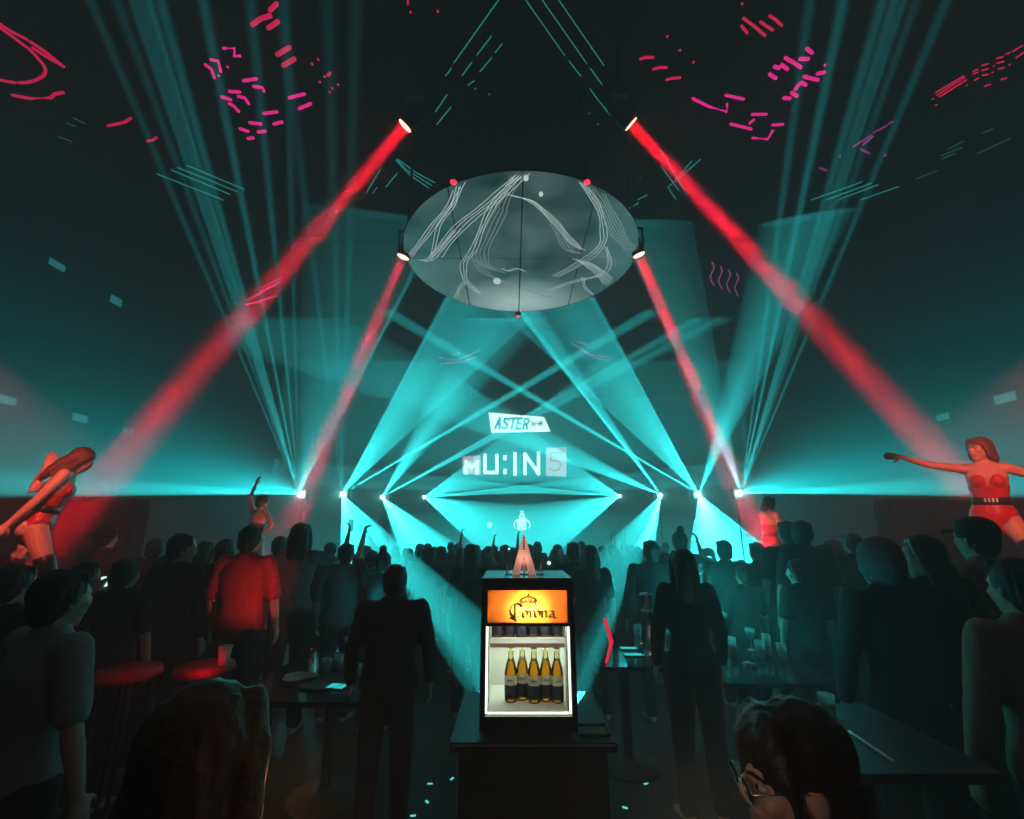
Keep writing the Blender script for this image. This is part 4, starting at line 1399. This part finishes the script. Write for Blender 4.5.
# the performer behind the third left laser, on a dark riser
p = P(388, 501, 15.2)
bm = bmesh.new(); box(bm, p.x - .7, p.y - .5, LOW, p.x + .7, p.y + .5, p.z - 1.72, .02)
tag(obj('stage_riser', bm, M['podium'], None, False), 'dark block carrying the small figure behind the third left laser', 'riser')
person('look_right', 'short', (p.x, p.y, p.z - 1.72), 1.70, 150, 'small dark figure standing high behind the third laser of the left row', top='navy_cloth', sleeve=1.8)

# ------------------------------------------------------------------ bar counter and beer fridge
CT = .81
fy = 2.40
fx = P(528, 660, fy).x
t = thing('bar_counter', 'dark counter in the foreground carrying the lit beer fridge', 'counter', (fx, fy, 0))
bm = bmesh.new(); box(bm, -.36, -.05, CT - .04, .40, .62, CT, .006); obj('counter_top', bm, M['black_plastic'], t, False)
bm = bmesh.new(); box(bm, -.32, -.01, .08, .36, .58, CT - .04, .004); obj('cabinet', bm, M['wood'], t, False)
bm = bmesh.new(); box(bm, -.29, .02, 0, .33, .55, .08); obj('plinth', bm, M['black_metal'], t, False)
bm = bmesh.new(); box(bm, -.35, -.053, CT - .012, .39, -.049, CT - .006); obj('edge_strip', bm, M['copper'], t, False)

fr = thing('beer_fridge', 'small lit beer fridge with glowing orange header and glass door on the dark counter', 'fridge', (fx, fy, CT))
HW, HH, DP = .228, .685, .42
bm = bmesh.new()
box(bm, -HW, 0, .02, -HW + .03, DP, HH, .004); box(bm, HW - .03, 0, .02, HW, DP, HH, .004)
box(bm, -HW + .03, 0, .02, HW - .03, DP, .098); box(bm, -HW + .03, DP - .03, .098, HW - .03, DP, HH - .03)
box(bm, -HW + .03, 0, HH - .045, HW - .03, DP - .03, HH)
obj('cabinet', bm, M['wood'], fr, False)
M['satin_top'] = mat('satin_top', (.03, .03, .032), .38, spec=.8, var=.05)
M['gloss_top'] = mat('gloss_top', (.02, .02, .022), .12, spec=.8, var=.05)
bm = bmesh.new(); box(bm, -HW, 0, HH, HW, DP, HH + .012, .004); obj('top_panel', bm, M['gloss_top'], fr, False)
bm = bmesh.new()
for sx in (-1, 1):
    for yy in (.05, DP - .05):
        lathe(bm, [(.02, 0), (.022, .02)], c=V((sx * .18, yy, 0)), seg=14)
obj('feet', bm, M['black_metal'], fr)
# white liner
bm = bmesh.new()
box(bm, -HW + .03, .07, .098, -HW + .036, DP - .03, .635); box(bm, HW - .036, .07, .098, HW - .03, DP - .03, .635)
box(bm, -HW + .036, DP - .036, .098, HW - .036, DP - .03, .635); box(bm, -HW + .036, .02, .098, HW - .036, DP - .036, .104); box(bm, -HW + .036, .09, .629, HW - .036, DP - .036, .635)
obj('liner', bm, M['white_plastic'], fr, False)
# light box behind the header
bm = bmesh.new(); box(bm, -HW + .03, .085, .490, HW - .03, .09, .64); box(bm, -HW + .03, .006, .484, HW - .03, .09, .49); obj('light_box', bm, M['black_plastic'], fr, False)
m, nt, b = nodemat('amber_diffuser')
nt.nodes.remove(b)
tl = nt.nodes.new('ShaderNodeBsdfTranslucent'); tl.inputs[0].default_value = (1.0, .30, .05, 1)
gl = nt.nodes.new('ShaderNodeBsdfGlossy'); gl.inputs['Roughness'].default_value = .15
ms = nt.nodes.new('ShaderNodeMixShader'); ms.inputs[0].default_value = .03
nt.links.new(tl.outputs[0], ms.inputs[1]); nt.links.new(gl.outputs[0], ms.inputs[2])
nt.links.new(ms.outputs[0], nt.nodes['Material Output'].inputs[0])
M['amber'] = m
bm = bmesh.new(); bm.faces.new([bm.verts.new(c) for c in ((-HW + .03, .004, .49), (HW - .03, .004, .49), (HW - .03, .004, .64), (-HW + .03, .004, .64))]); hdr = obj('header_panel', bm, M['amber'], fr, False)
for xx in (-.03, .03):
    lo = lamp('header_lamp', 'POINT', V((fx + xx + .005, fy + .05, CT + .553)), 1.9, (1, .66, .38), .01)
# lettering on the header: crown and word
def hd3(q, d):
    return V((q.x, .0025 - d, q.y))
ch = bmesh.new()
X0, Z0, hx = -.088, .514, .050
def wd(lines, ox, sc=1.0, nib=(.0105, .0075)):
    nib_strokes(ch, [[(X0 + ox + x * hx * sc, Z0 + y * hx * sc) for x, y in ln] for ln in lines], hd3, nib, .0015)
wd([[(.85, .95), (.55, 1.12), (.2, .95), (.0, .55), (.1, .2), (.4, .0), (.8, .08)], [(.42, 1.05), (.42, .1)], [(.85, .95), (.95, .78)], [(.0, .0), (.45, -.18), (.5, -.3)]], 0, 1.2)
for ox, ls in ((.058, [[(.1, .12), (.1, .5), (.35, .65), (.58, .5), (.58, .15), (.32, 0), (.1, .12)]]),
               (.094, [[(.05, .6), (.15, .5), (.15, .0), (.28, .06)], [(.15, .5), (.4, .65), (.52, .52)]]),
               (.118, [[(.1, .12), (.1, .5), (.35, .65), (.58, .5), (.58, .15), (.32, 0), (.1, .12)]]),
               (.152, [[(.03, .6), (.14, .5), (.14, .0), (.25, .05)], [(.14, .48), (.4, .65), (.55, .5), (.55, .0), (.68, .05)]]),
               (.188, [[(.15, .55), (.42, .62), (.56, .48), (.56, .02), (.8, -.05), (.86, .02)], [(.56, .35), (.2, .28), (.14, .1), (.35, .0), (.56, .12)]])):
    wd(ls, ox)
obj('lettering', ch, M['dark_print'], hdr, False)
cr_ = bmesh.new()
def cp(lines, nib):
    nib_strokes(cr_, [[(.004 + x * .00115, .574 + y * .00115) for x, y in ln] for ln in lines], hd3, nib * .001, .0015)
cp([arc(0, 8, 36, 22, 20, 160, 14)], 9)
cp([[(-30, 0), (-26, 14), (-18, 4), (-12, 18), (-6, 5), (0, 22), (6, 5), (12, 18), (18, 4), (26, 14), (30, 0)], [(-30, -4), (-15, -7), (15, -7), (30, -4)]], 5.5)
cp([[(0, 30), (0, 42)], [(-4, 37), (4, 37)], [(-36, 12), (-30, 4)], [(36, 12), (30, 4)]], 6)
obj('crown_emblem', cr_, M['dark_print'], hdr, False)
# door: frame, strips, pane
dr_ = bmesh.new()
for x0, z0, x1, z1 in ((-HW, .03, -HW + .024, .49), (HW - .024, .03, HW, .49), (-HW + .024, .03, HW - .024, .094), (-HW + .024, .478, HW - .024, .49)):
    box(dr_, x0, -.022, z0, x1, -.001, z1)
door = obj('door', dr_, M['black_plastic'], fr, False)
bm = bmesh.new(); box(bm, -HW + .024, -.014, .094, HW - .024, -.011, .478); obj('glass_pane', bm, M['glass'], door, False)
for x0, z0, x1, z1 in ((-HW + .025, .098, -HW + .034, .478), (HW - .034, .098, HW - .025, .478), (-HW + .034, .0965, HW - .034, .103)):
    bm = bmesh.new(); box(bm, x0, .0, z0, x1, .008, z1); obj('light_strip', bm, M['strip_warm'], fr, False)
bm = bmesh.new()
for k in range(9):
    box(bm, -.19, .10 + k * .032, .386, .19, .104 + k * .032, .390)
for k in range(3):
    box(bm, -.19 + k * .188, .10, .382, -.186 + k * .188, .36, .386)
box(bm, -.19, .088, .384, .19, .092, .404); box(bm, -.19, .084, .380, .19, .093, .386); box(bm, -.19, .084, .400, .19, .093, .406)
obj('wire_shelf', bm, M['white_plastic'], fr, False)
bm = bmesh.new(); box(bm, -.187, .0868, .360, .187, .092, .378); obj('shelf_strip', bm, M['copper'], fr, False)
bm = bmesh.new(); box(bm, HW, .02, .435, HW + .004, .07, .475); tg = obj('sticker', bm, M['paper'], fr, False)
bm = bmesh.new(); box(bm, HW + .001, .03, .438, HW + .006, .062, .455); obj('sticker_mark', bm, M['red_cloth'], tg, False)
for zz, e in ((.62, .7), (.34, .7)):
    il = bpy.data.lights.new('fridge_lamp', 'AREA'); il.energy = e; il.shape = 'RECTANGLE'; il.size, il.size_y = .34, .2; il.color = (.92, 1, .86)
    io = bpy.data.objects.new('fridge_lamp', il); COL.objects.link(io); io.location = (fx, fy + .24, CT + zz)


il = bpy.data.lights.new('bottle_label_fill', 'AREA'); il.energy = .55; il.shape = 'RECTANGLE'; il.size, il.size_y = .36, .012; il.color = (1, 1, .9)  # unseen strip added to brighten the bottle labels
io = bpy.data.objects.new('bottle_label_fill', il); COL.objects.link(io); io.location = (fx, fy + .012, CT + .474); io.rotation_euler = (math.radians(75), 0, 0)


def bottle(loc, rz, label, proto=[None], group=None):
    if proto[0] is None:
        bm = bmesh.new()
        lathe(bm, [(.024, 0), (.029, .004), (.0295, .012), (.0295, .125), (.0285, .135), (.021, .165), (.015, .185)], seg=20)
        g = bpy.data.meshes.new('g'); bm.to_mesh(g); bm.free()
        bm = bmesh.new(); lathe(bm, [(.015, .1852), (.0128, .205), (.0125, .225), (.0142, .2255), (.0142, .231)], seg=20)
        n = bpy.data.meshes.new('n'); bm.to_mesh(n); bm.free()
        bm = bmesh.new(); lathe(bm, [(.0145, .2312), (.0155, .2315), (.015, .2375), (.012, .24)], seg=20)
        c = bpy.data.meshes.new('c'); bm.to_mesh(c); bm.free()
        def band(z0, z1, r=.0301):
            bm = bmesh.new()
            a = [bm.verts.new((r * math.sin(math.radians(q)), -r * math.cos(math.radians(q)), z0)) for q in range(-88, 89, 11)]
            b_ = [bm.verts.new((r * math.sin(math.radians(q)), -r * math.cos(math.radians(q)), z1)) for q in range(-88, 89, 11)]
            for i in range(len(a) - 1):
                bm.faces.new((a[i], a[i + 1], b_[i + 1], b_[i]))
            q_ = bpy.data.meshes.new('b'); bm.to_mesh(q_); bm.free()
            return q_
        w_, d_ = band(.076, .116), band(.018, .0755)
        bm = bmesh.new(); nib_strokes(bm, [[(-.012, .094), (-.006, .1), (0, .094), (.006, .1), (.012, .094)], [(-.016, .104), (.016, .104)], [(-.014, .086), (.014, .086)]], lambda q, d: V((q.x, -math.sqrt(max(.0305 ** 2 - q.x ** 2, 1e-6)) - d * .2, q.y)), .0035, .001)
        mk = bpy.data.meshes.new('m'); bm.to_mesh(mk); bm.free()
        bm = bmesh.new(); ell(bm, (0, -.0295, .05), (.011, .0025, .013), seg=12); sl_ = bpy.data.meshes.new('s'); bm.to_mesh(sl_); bm.free()
        proto[0] = (g, n, c, w_, d_, mk, sl_)
    g, n, c, w_, d_, mk, sl_ = proto[0]
    t = thing('beer_bottle', label, 'bottle', loc, rz, group)
    t.scale = (1.06, 1.06, 1.04)
    link('body', g, M['beer'], t); link('neck', n, M['beer_clear'], t); link('cap', c, M['paper'], t)
    lb = link('label', w_, M['bottle_label'], t); link('lower_label', d_, M['label_blue'], t); link('label_print', mk, M['label_blue'], lb); link('seal', sl_, M['wood'], t)
    return t


ORD = ['first', 'second', 'third', 'fourth', 'fifth', 'sixth']
for i, (x, y) in enumerate(((-.083, .14), (-.024, .17), (.034, .13), (.094, .15), (.150, .13))):
    bottle((fx + x, fy + y, CT + .1045), .1 * (i - 2), 'clear beer bottle on the fridge floor, %s from the left' % ORD[i], group='beer bottles on the fridge floor')
for i, x in enumerate((-.150, -.089, -.026, .036, .096, .158)):
    bottle((fx + x, fy + .15 + .02 * (i % 2), CT + .391), .15 * (i - 2), 'beer bottle on the upper fridge shelf, %s from the left' % ORD[i], group='beer bottles on the upper shelf')

# copper marquee letter on the fridge
t = thing('marquee_letter', 'copper letter A studded with tiny bulbs standing on top of the fridge', 'letter', (fx - .012, fy + .17, CT + HH + .012))
bm = bmesh.new()
AH, AW = .205, .066
pr = [(-AW, 0), (-.006, AH), (.006, AH), (AW, 0), (AW * .36, 0), (0, .095), (-AW * .36, 0)]
f = [bm.verts.new((x, -.02, z)) for x, z in pr]; k = [bm.verts.new((x, .02, z)) for x, z in pr]
for idx in ((0, 1, 6), (1, 5, 6), (1, 2, 5), (2, 4, 5), (2, 3, 4)):
    pass
fc = [(0, 1, 5, 6), (1, 2, 5), (2, 3, 4, 5)]
for q in fc:
    bm.faces.new([f[i] for i in q]); bm.faces.new([k[i] for i in reversed(q)])
for i in range(7):
    j = (i + 1) % 7
    bm.faces.new((f[i], k[i], k[j], f[j]))
obj('frame', bm, M['copper'], t, False)
bm = bmesh.new()
for sg in (-1, 1):
    for row in (.12, .37, .63, .88):
        for i in range(26):
            q = i / 25
            ox, oz = sg * (AW * (1 - q) + .006 * q), AH * q
            ix, iz = sg * (AW * .36 * (1 - min(1, q * 1.9))), min(.095, AH * q * 1.0) if q < .46 else AH * q
            x = ox + (ix - ox) * row
            z = oz
            if abs(x) < .004 and row > .5 and q > .6:
                continue
            bmesh.ops.create_icosphere(bm, subdivisions=1, radius=.0022, matrix=Matrix.Translation((x, -.021, z + .002)))
obj('bulbs', bm, M['bulb'], t)
bm = bmesh.new(); box(bm, -.008, -.012, 0, .008, .012, .075, .003); obj('inner_post', bm, M['copper'], t, False)
bm = bmesh.new(); box(bm, -.105, -.022, -.0, .105, .022, .004, .001); obj('base_plate', bm, M['black_metal'], t, False)
for sg in (-1, 1):
    bm = bmesh.new()
    loft(bm, [(sg * .09, 0, .004), (sg * .09, 0, .03), (sg * .092, 0, .055)], [.0035, .004, .0025], seg=8)
    loft(bm, [(sg * .09, 0, .03), (sg * .09 - .012, 0, .012)], [.0035, .002], seg=8)
    loft(bm, [(sg * .09, 0, .03), (sg * .09 + .012, 0, .012)], [.0035, .002], seg=8)
    obj('side_prong', bm, M['copper'], t)
lamp('letter_lamp', 'POINT', V((fx - .012, fy + .04, CT + HH + .09)), .3, (1, .6, .5), .02)

# tray with a napkin on the counter's right corner
p = V((fx + .31, fy + .07, CT))
t = thing('small_tray', 'small dark tray with a beige napkin on the counter, right of the fridge', 'tray', p)
bm = bmesh.new(); box(bm, -.075, -.06, 0, .075, .06, .006, .002)
for a_, b_, c_, d_ in ((-.075, -.06, .075, -.055), (-.075, .055, .075, .06), (-.075, -.06, -.07, .06), (.07, -.06, .075, .06)):
    box(bm, a_, b_, .006, c_, d_, .014)
obj('plate', bm, M['black_plastic'], t, False)
bm = bmesh.new(); box(bm, -.05, -.045, .0065, .055, .02, .012, .002); tag(obj('napkin', bm, M['beige_cloth'], None, False), 'folded beige napkin lying in the small tray right of the fridge', 'napkin').location = p

# ------------------------------------------------------------------ tables and what stands on them
TT = .75


def table(x0, y0, x1, y1, label, top='gloss_top', TT=TT):
    cx, cy = (x0 + x1) / 2, (y0 + y1) / 2
    t = thing('table', label, 'table', (cx, cy, 0))
    a, b_ = (x1 - x0) / 2, (y1 - y0) / 2
    bm = bmesh.new(); box(bm, -a, -b_, TT - .03, a, b_, TT, .006); obj('table_top', bm, M[top], t, False)
    bm = bmesh.new(); loft(bm, [(0, 0, .05), (0, 0, TT - .06)], [.04, .04], seg=14); obj('column', bm, M['black_metal'], t)
    bm = bmesh.new(); lathe(bm, [(.24, 0), (.24, .012), (.06, .03), (.045, .06)], seg=28); obj('foot', bm, M['black_metal'], t)
    return t


table(1.02, 1.66, 1.56, 2.26, 'dark glossy high table at the lower right reflecting teal light, behind the close face', 'satin_top', TT=1.0)
table(1.28, 3.35, 2.2, 4.3, 'dark table crowded with glasses in the right crowd')
table(.66, 3.72, 1.12, 4.28, 'dark table carrying the tall glass tower, right of the fridge')
table(-1.72, 3.02, -.8, 4.15, 'dark table with plates and glasses at the lower left')


def on_table(px, py):
    """the table-height point seen at a pixel"""
    return PZ(px, py, TT)


def tumbler(px, py, h, r, label, m='tumbler_glass', stem=False, z=TT):
    p = PZ(px, py, z)
    t = thing('drinking_glass', label, 'glass', p)
    bm = bmesh.new()
    if stem:
        lathe(bm, [(r * .9, .001), (r * .85, .004), (.005, .008), (.004, h * .45), (r * .7, h * .58), (r, h * .8), (r * .9, h), (r * .87, h), (r * .95, h * .8), (r * .6, h * .6), (.001, h * .5)], seg=24, closed=False)
    else:
        lathe(bm, [(.001, .001), (r * .82, .001), (r, h), (r * .95, h), (r * .77, .012), (.001, .012)], seg=24, closed=False)
    obj('bowl', bm, M[m], t)
    bm = bmesh.new(); lathe(bm, [(r * .55, h * .47) if stem else (r * .76, .013), (r * .86, h * .6)], seg=24) if not stem else lathe(bm, [(.004, h * .52), (r * .66, h * .62), (r * .8, h * .7)], seg=20)
    obj('drink', bm, M['beer'], t)
    return t


GL = 'glass on the crowded right table'
for i, (px, py, h, r, lab, st) in enumerate((
        (699, 657, .17, .035, 'tall straight ' + GL + ', at its left edge', False), (713, 662, .10, .04, 'short wide ' + GL + ', second from the left', False),
        (724, 652, .18, .04, 'stemmed ' + GL + ' behind the short wide one', True), (733, 656, .14, .035, 'medium straight ' + GL + ' beside the stemmed one', False),
        (752, 650, .17, .04, 'tall stemmed ' + GL + ' near its middle', True), (761, 657, .12, .038, 'low ' + GL + ' right of the tall stemmed one', False),
        (768, 654, .15, .034, 'straight ' + GL + ' rightmost of the middle three', False), (783, 660, .12, .036, 'lone ' + GL + ' towards its right end', False))):
    tumbler(px, py, h, r, lab, stem=st)
p = on_table(750, 666)
t = thing('cigarette_pack', 'small red and white pack lying on the crowded right table', 'pack', p, .3)
bm = bmesh.new(); box(bm, -.028, -.043, 0, .028, .043, .022, .002); obj('box', bm, M['paper'], t, False)
M['pack_red'] = mat('pack_red', (.6, .03, .05), .4, var=.05)
bm = bmesh.new(); box(bm, -.0285, -.0435, .0005, .0285, .012, .0225, .002); obj('red_sleeve', bm, M['pack_red'], t, False)


def lying_phone(px, py, rz, label, m='screen_teal', z=TT, size=(.036, .076)):
    p = PZ(px, py, z)
    return phone(label, p + V((0, 0, .007)), Matrix.Rotation(math.radians(rz), 3, 'Z') @ Matrix.Rotation(math.radians(-90), 3, 'X'), None, m, size)


lying_phone(630, 649.5, 88, 'teal lit phone lying at the far side of the glass tower table', size=(.035, .085))
lying_phone(634, 656, 88, 'teal lit phone lying in front of the other one, beside the glass tower', size=(.035, .08))
lying_phone(703, 681, 40, 'teal lit phone at the near left corner of the crowded right table')
lying_phone(337, 688, 80, 'bright teal lit phone on the lower left table', size=(.045, .06))

# tall glass tower
p = on_table(650, 656)
t = thing('drink_tower', 'tall grey glass drink tower with a tap, right of the fridge', 'drink tower', p)
hT = P(648, 593, p.y).z - TT
bm = bmesh.new(); lathe(bm, [(.07, 0), (.072, .012), (.05, .02), (.047, .05)], seg=28); obj('base', bm, M['chrome'], t)
bm = bmesh.new(); lathe(bm, [(.044, .05), (.044, hT - .015), (.041, hT - .015), (.041, .055)], seg=28, closed=False); obj('tube', bm, M['glass'], t)
M['tower_core'] = mat('frosted_core', (.42, .38, .38), .6, var=.15, scale=14)
bm = bmesh.new(); lathe(bm, [(.036, .052), (.036, hT * .68)], seg=24); obj('core', bm, M['tower_core'], t)
bm = bmesh.new(); lathe(bm, [(.046, hT * .70), (.049, hT * .71), (.049, hT * .735), (.046, hT * .745)], seg=28); obj('collar', bm, M['chrome'], t)
bm = bmesh.new(); lathe(bm, [(.048, hT - .016), (.05, hT - .01), (.046, hT), (.02, hT + .004)], seg=28); obj('lid', bm, M['chrome'], t)
bm = bmesh.new(); loft(bm, [(-.04, -.02, .10), (-.085, -.045, .10), (-.09, -.048, .075)], [.009, .009, .007], seg=10); loft(bm, [(-.075, -.04, .10), (-.075, -.04, .15)], [.005, .007], seg=8); obj('tap', bm, M['chrome'], t)
lamp('tower_lamp', 'POINT', p + V((.02, -.14, .2)), .12, (1, .98, .95), .02)
tumbler(639, 650, .20, .03, 'thin tall glass left of the glass tower')
tumbler(666, 650, .16, .036, 'stemmed glass just right behind the glass tower', stem=True)
p = on_table(608, 655)
t = thing('glow_stick', 'glowing red light stick leaning beside the fridge, left of the glass tower', 'glow stick', V((p.x, 3.98, TT)) if False else V((.70, 3.80, TT)))
q0, q1, q2 = P(605, 619, 3.80), P(611.5, 642, 3.80), P(606, 655, 3.80)
o0 = V((.70, 3.80, TT))
bm = bmesh.new(); loft(bm, [q0 - o0, q1 - o0], [.012, .016], seg=10); obj('upper_tube', bm, M['red_glow'], t)
bm = bmesh.new(); loft(bm, [q1 - o0, V((q2.x - o0.x, 0, .012))], [.013, .01], seg=10); obj('lower_tube', bm, M['red_glow'], t)

# left table: plates, ashtray, bowls, small glasses
p = on_table(299, 680)
t = thing('plate', 'pale irregular shell shaped plate on the lower left table', 'plate', p)
bm = bmesh.new()
n = 28
rings = []
for rr, z in ((.03, .0), (.06, .004), (.095, .022), (.098, .025), (.092, .024), (.055, .009), (.0, .007)):
    rings.append([bm.verts.new((rr * (1 + .13 * math.sin(3 * a + 1) + .06 * math.sin(7 * a)) * math.cos(a) * 1.15, rr * (1 + .13 * math.sin(3 * a + 1) + .06 * math.sin(7 * a)) * math.sin(a), z)) for a in [2 * math.pi * k / n for k in range(n)]])
for a_, b_ in zip(rings, rings[1:]):
    for k in range(n):
        bm.faces.new((a_[k], a_[(k + 1) % n], b_[(k + 1) % n], b_[k]))
bm.faces.new(list(reversed(rings[0])))
bmesh.ops.remove_doubles(bm, verts=bm.verts[:], dist=.0005)
obj('dish', bm, M['porcelain'], t)
bm = bmesh.new()
for k in range(4):
    ell(bm, (-.03 + .02 * k, .01 * (-1) ** k, .014), (.018, .014, .008), seg=10)
obj('crumpled_tissue', remesh(bm, .003, 2, .002) and bmesh.new(), M['paper'], t) if False else None
p = on_table(369, 697)
t = thing('ashtray', 'small round glass ashtray at the near right corner of the lower left table', 'ashtray', p)
bm = bmesh.new(); lathe(bm, [(.05, 0), (.062, .004), (.066, .032), (.058, .034), (.05, .012), (.0005, .01)], seg=28, closed=False); obj('dish', bm, M['glass'], t)
bm = bmesh.new(); loft(bm, [(-.06, .02, .034), (.035, .05, .037)], [.004, .004], seg=8); obj('cigarette', bm, M['paper'], t)
tumbler(326, 672, .09, .035, 'low glass at the middle of the lower left table, left one')
tumbler(338, 668, .09, .035, 'low glass at the middle of the lower left table, right one')
tumbler(355, 676, .07, .045, 'shallow bowl shaped glass near the bright phone, lower left')
tumbler(348, 652, .12, .036, 'small stemmed glass at the far side of the lower left table', stem=True)
p = on_table(325, 683)
t = thing('tray', 'thin dark serving tray under the glasses of the lower left table', 'tray', p)
bm = bmesh.new(); lathe(bm, [(.15, 0), (.165, .004), (.168, .014), (.16, .013), (.148, .006), (.0005, .005)], seg=40, closed=False); obj('dish', bm, M['black_plastic'], t)
t = thing('candle', 'tiny red candle light on the far left side of the lower left table', 'candle', on_table(311, 656))
bm = bmesh.new(); lathe(bm, [(.022, 0), (.026, .05), (.022, .05), (.02, .012)], seg=18, closed=False); obj('cup', bm, M['glass'], t)
bm = bmesh.new(); ell(bm, (0, 0, .04), (.007, .007, .014), seg=10); obj('flame', bm, M['red_glow'], t)

# straw-like sticks and small lights on the lower right table
for a_, b_, lab in (((820, 734), (856, 761), 'bright teal lit stick lying on the lower right table, nearest the face'), ((850, 734), (894, 764), 'dimmer teal lit stick lying on the lower right table, farther from the face')):
    p0, p1 = PZ(*a_, 1.0), PZ(*b_, 1.0)
    t = thing('stick', lab, 'stick', p0)
    bm = bmesh.new(); loft(bm, [(0, 0, .008), p1 - p0 + V((0, 0, .008))], [.004, .004], seg=8); obj('rod', bm, M['white_plastic'], t)
    bm = bmesh.new(); loft(bm, [(0, 0, .008), (p1 - p0) * .08 + V((0, 0, .008))], [.005, .005], seg=8); obj('tip', bm, M['screen_teal' if a_[0] < 830 else 'panel_teal'], t)
p = PZ(828, 749, 1.0)
t = thing('candle', 'tiny orange candle light on the lower right table beside the teal stick', 'candle', p)
bm = bmesh.new(); lathe(bm, [(.018, 0), (.02, .02), (.017, .02), (.016, .008)], seg=16, closed=False); obj('cup', bm, M['black_metal'], t)
bm = bmesh.new(); ell(bm, (0, 0, .018), (.006, .006, .009), seg=10); obj('flame', bm, M['dot_orange'], t)
tumbler(829, 716, .08, .032, 'small glass catching teal light at the back left of the lower right table', z=1.0)
tumbler(958, 752, .09, .03, 'small dim glass at the right corner of the lower right table') if False else None

# ------------------------------------------------------------------ the two closest guests
crowd_person(212, 688, 110, 'stand_f', 'long', -12, 'back of a brown haired head close to the camera at the lower left', D=.78, keep=True, hair_m='hair_brown', sleeve=1.8)
CLOSE = dict(female=True, head=(0, -9, 0))
_, cr2 = crowd_person(781, 711, 100, 'close', 'fringe', 84, 'black haired person with fringe and glasses close at the lower right, turned left', D=.90, keep=True, rig=CLOSE, key='close', fine=True, sleeve=1.8)
gl_ = bmesh.new()
for sg in (-1, 1):
    ring = [cr2.hl((sg * .034 + .024 * math.cos(a), .104, .002 + .02 * math.sin(a))) for a in [2 * math.pi * k / 20 for k in range(21)]]
    loft(gl_, ring, [.0016] * 21, cr2.H @ V((0, 1, 0)), 6, caps=False)
    loft(gl_, [cr2.hl((sg * .058, .102, .006)), cr2.hl((sg * .08, .0, .006))], [.0015, .0015], seg=6)
loft(gl_, [cr2.hl((-.01, .106, .004)), cr2.hl((.01, .106, .004))], [.0016, .0016], seg=6)
gf = obj('glasses_frame', gl_, M['chrome'], _)
for sg in (-1, 1):
    bm = bmesh.new(); ell(bm, cr2.hl((sg * .034, .104, .002)), (.0225, .0012, .0185), cr2.H, 16); obj('lens', bm, M['glass'], gf)
lamp('warm_fill', 'POINT', P(690, 810, .62), .5, (1, .7, .52), .03)  # unseen warm fills added to light the close face and hair
lamp('warm_fill', 'POINT', P(300, 790, .95), .5, (1, .4, .15), .03)

# ------------------------------------------------------------------ added red stools
lamp('red_patch_glow', 'POINT', P(205, 668, 2.9), .35, RED, .05)  # added lamps without a fixture, they tint the stools red
lamp('red_patch_glow', 'POINT', P(130, 672, 2.6), .25, RED, .05)
# red seats added to carry the patches of red glow
for px, py, D, lab in ((205, 668, 3.1, 'small red stool standing in for a red glow behind the pale cup at the lower left'), (128, 672, 2.9, 'small red stool standing in for a red glow in the dark at the lower left')):
    p = P(px, py, D)
    t = thing('stool', lab, 'stool', (p.x, p.y, 0))  # added stand-in for a patch of red glow
    bm = bmesh.new(); lathe(bm, [(.15, p.z - .03), (.17, p.z - .015), (.16, p.z + .02), (.05, p.z + .03)], seg=28); obj('seat', bm, M['red_satin'], t)
    for k in range(4):
        a = math.radians(45 + 90 * k)
        bm = bmesh.new(); loft(bm, [(.11 * math.cos(a), .11 * math.sin(a), p.z - .03), (.17 * math.cos(a), .17 * math.sin(a), .012)], [.012, .01], seg=8); obj('leg', bm, M['black_metal'], t)
# confetti on the dark floor and counter foot
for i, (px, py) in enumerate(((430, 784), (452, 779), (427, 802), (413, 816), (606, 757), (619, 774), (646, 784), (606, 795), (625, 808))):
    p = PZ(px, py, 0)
    bm = bmesh.new(); box(bm, -.018, -.008, 0, .018, .008, .004, .001)  # glowing chips stand in for teal glints on the floor
    o = tag(obj('glint', bm, M['dot_teal'], None, False), 'tiny glowing teal chip standing in for a glint on the dark floor near the counter', 'glint', 'glints on the floor')
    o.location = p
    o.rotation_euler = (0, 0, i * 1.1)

p = P(222, 672, 3.05)
cup_at(V((p.x, 3.05, P(205, 668, 3.1).z + .031)), 'pale cup standing on the small stand-in red stool at the lower left')

lamp('table_fill', 'POINT', V((1.75, 4.4, 1.25)), 18.0, TEAL, .03)  # unseen teal fills added to bring out the glasses and table tops
lamp('table_fill', 'POINT', V((-1.25, 4.4, 1.15)), 2.0, TEAL, .05)
lamp('table_fill', 'POINT', V((1.35, 2.5, 1.3)), 3, TEAL, .05)
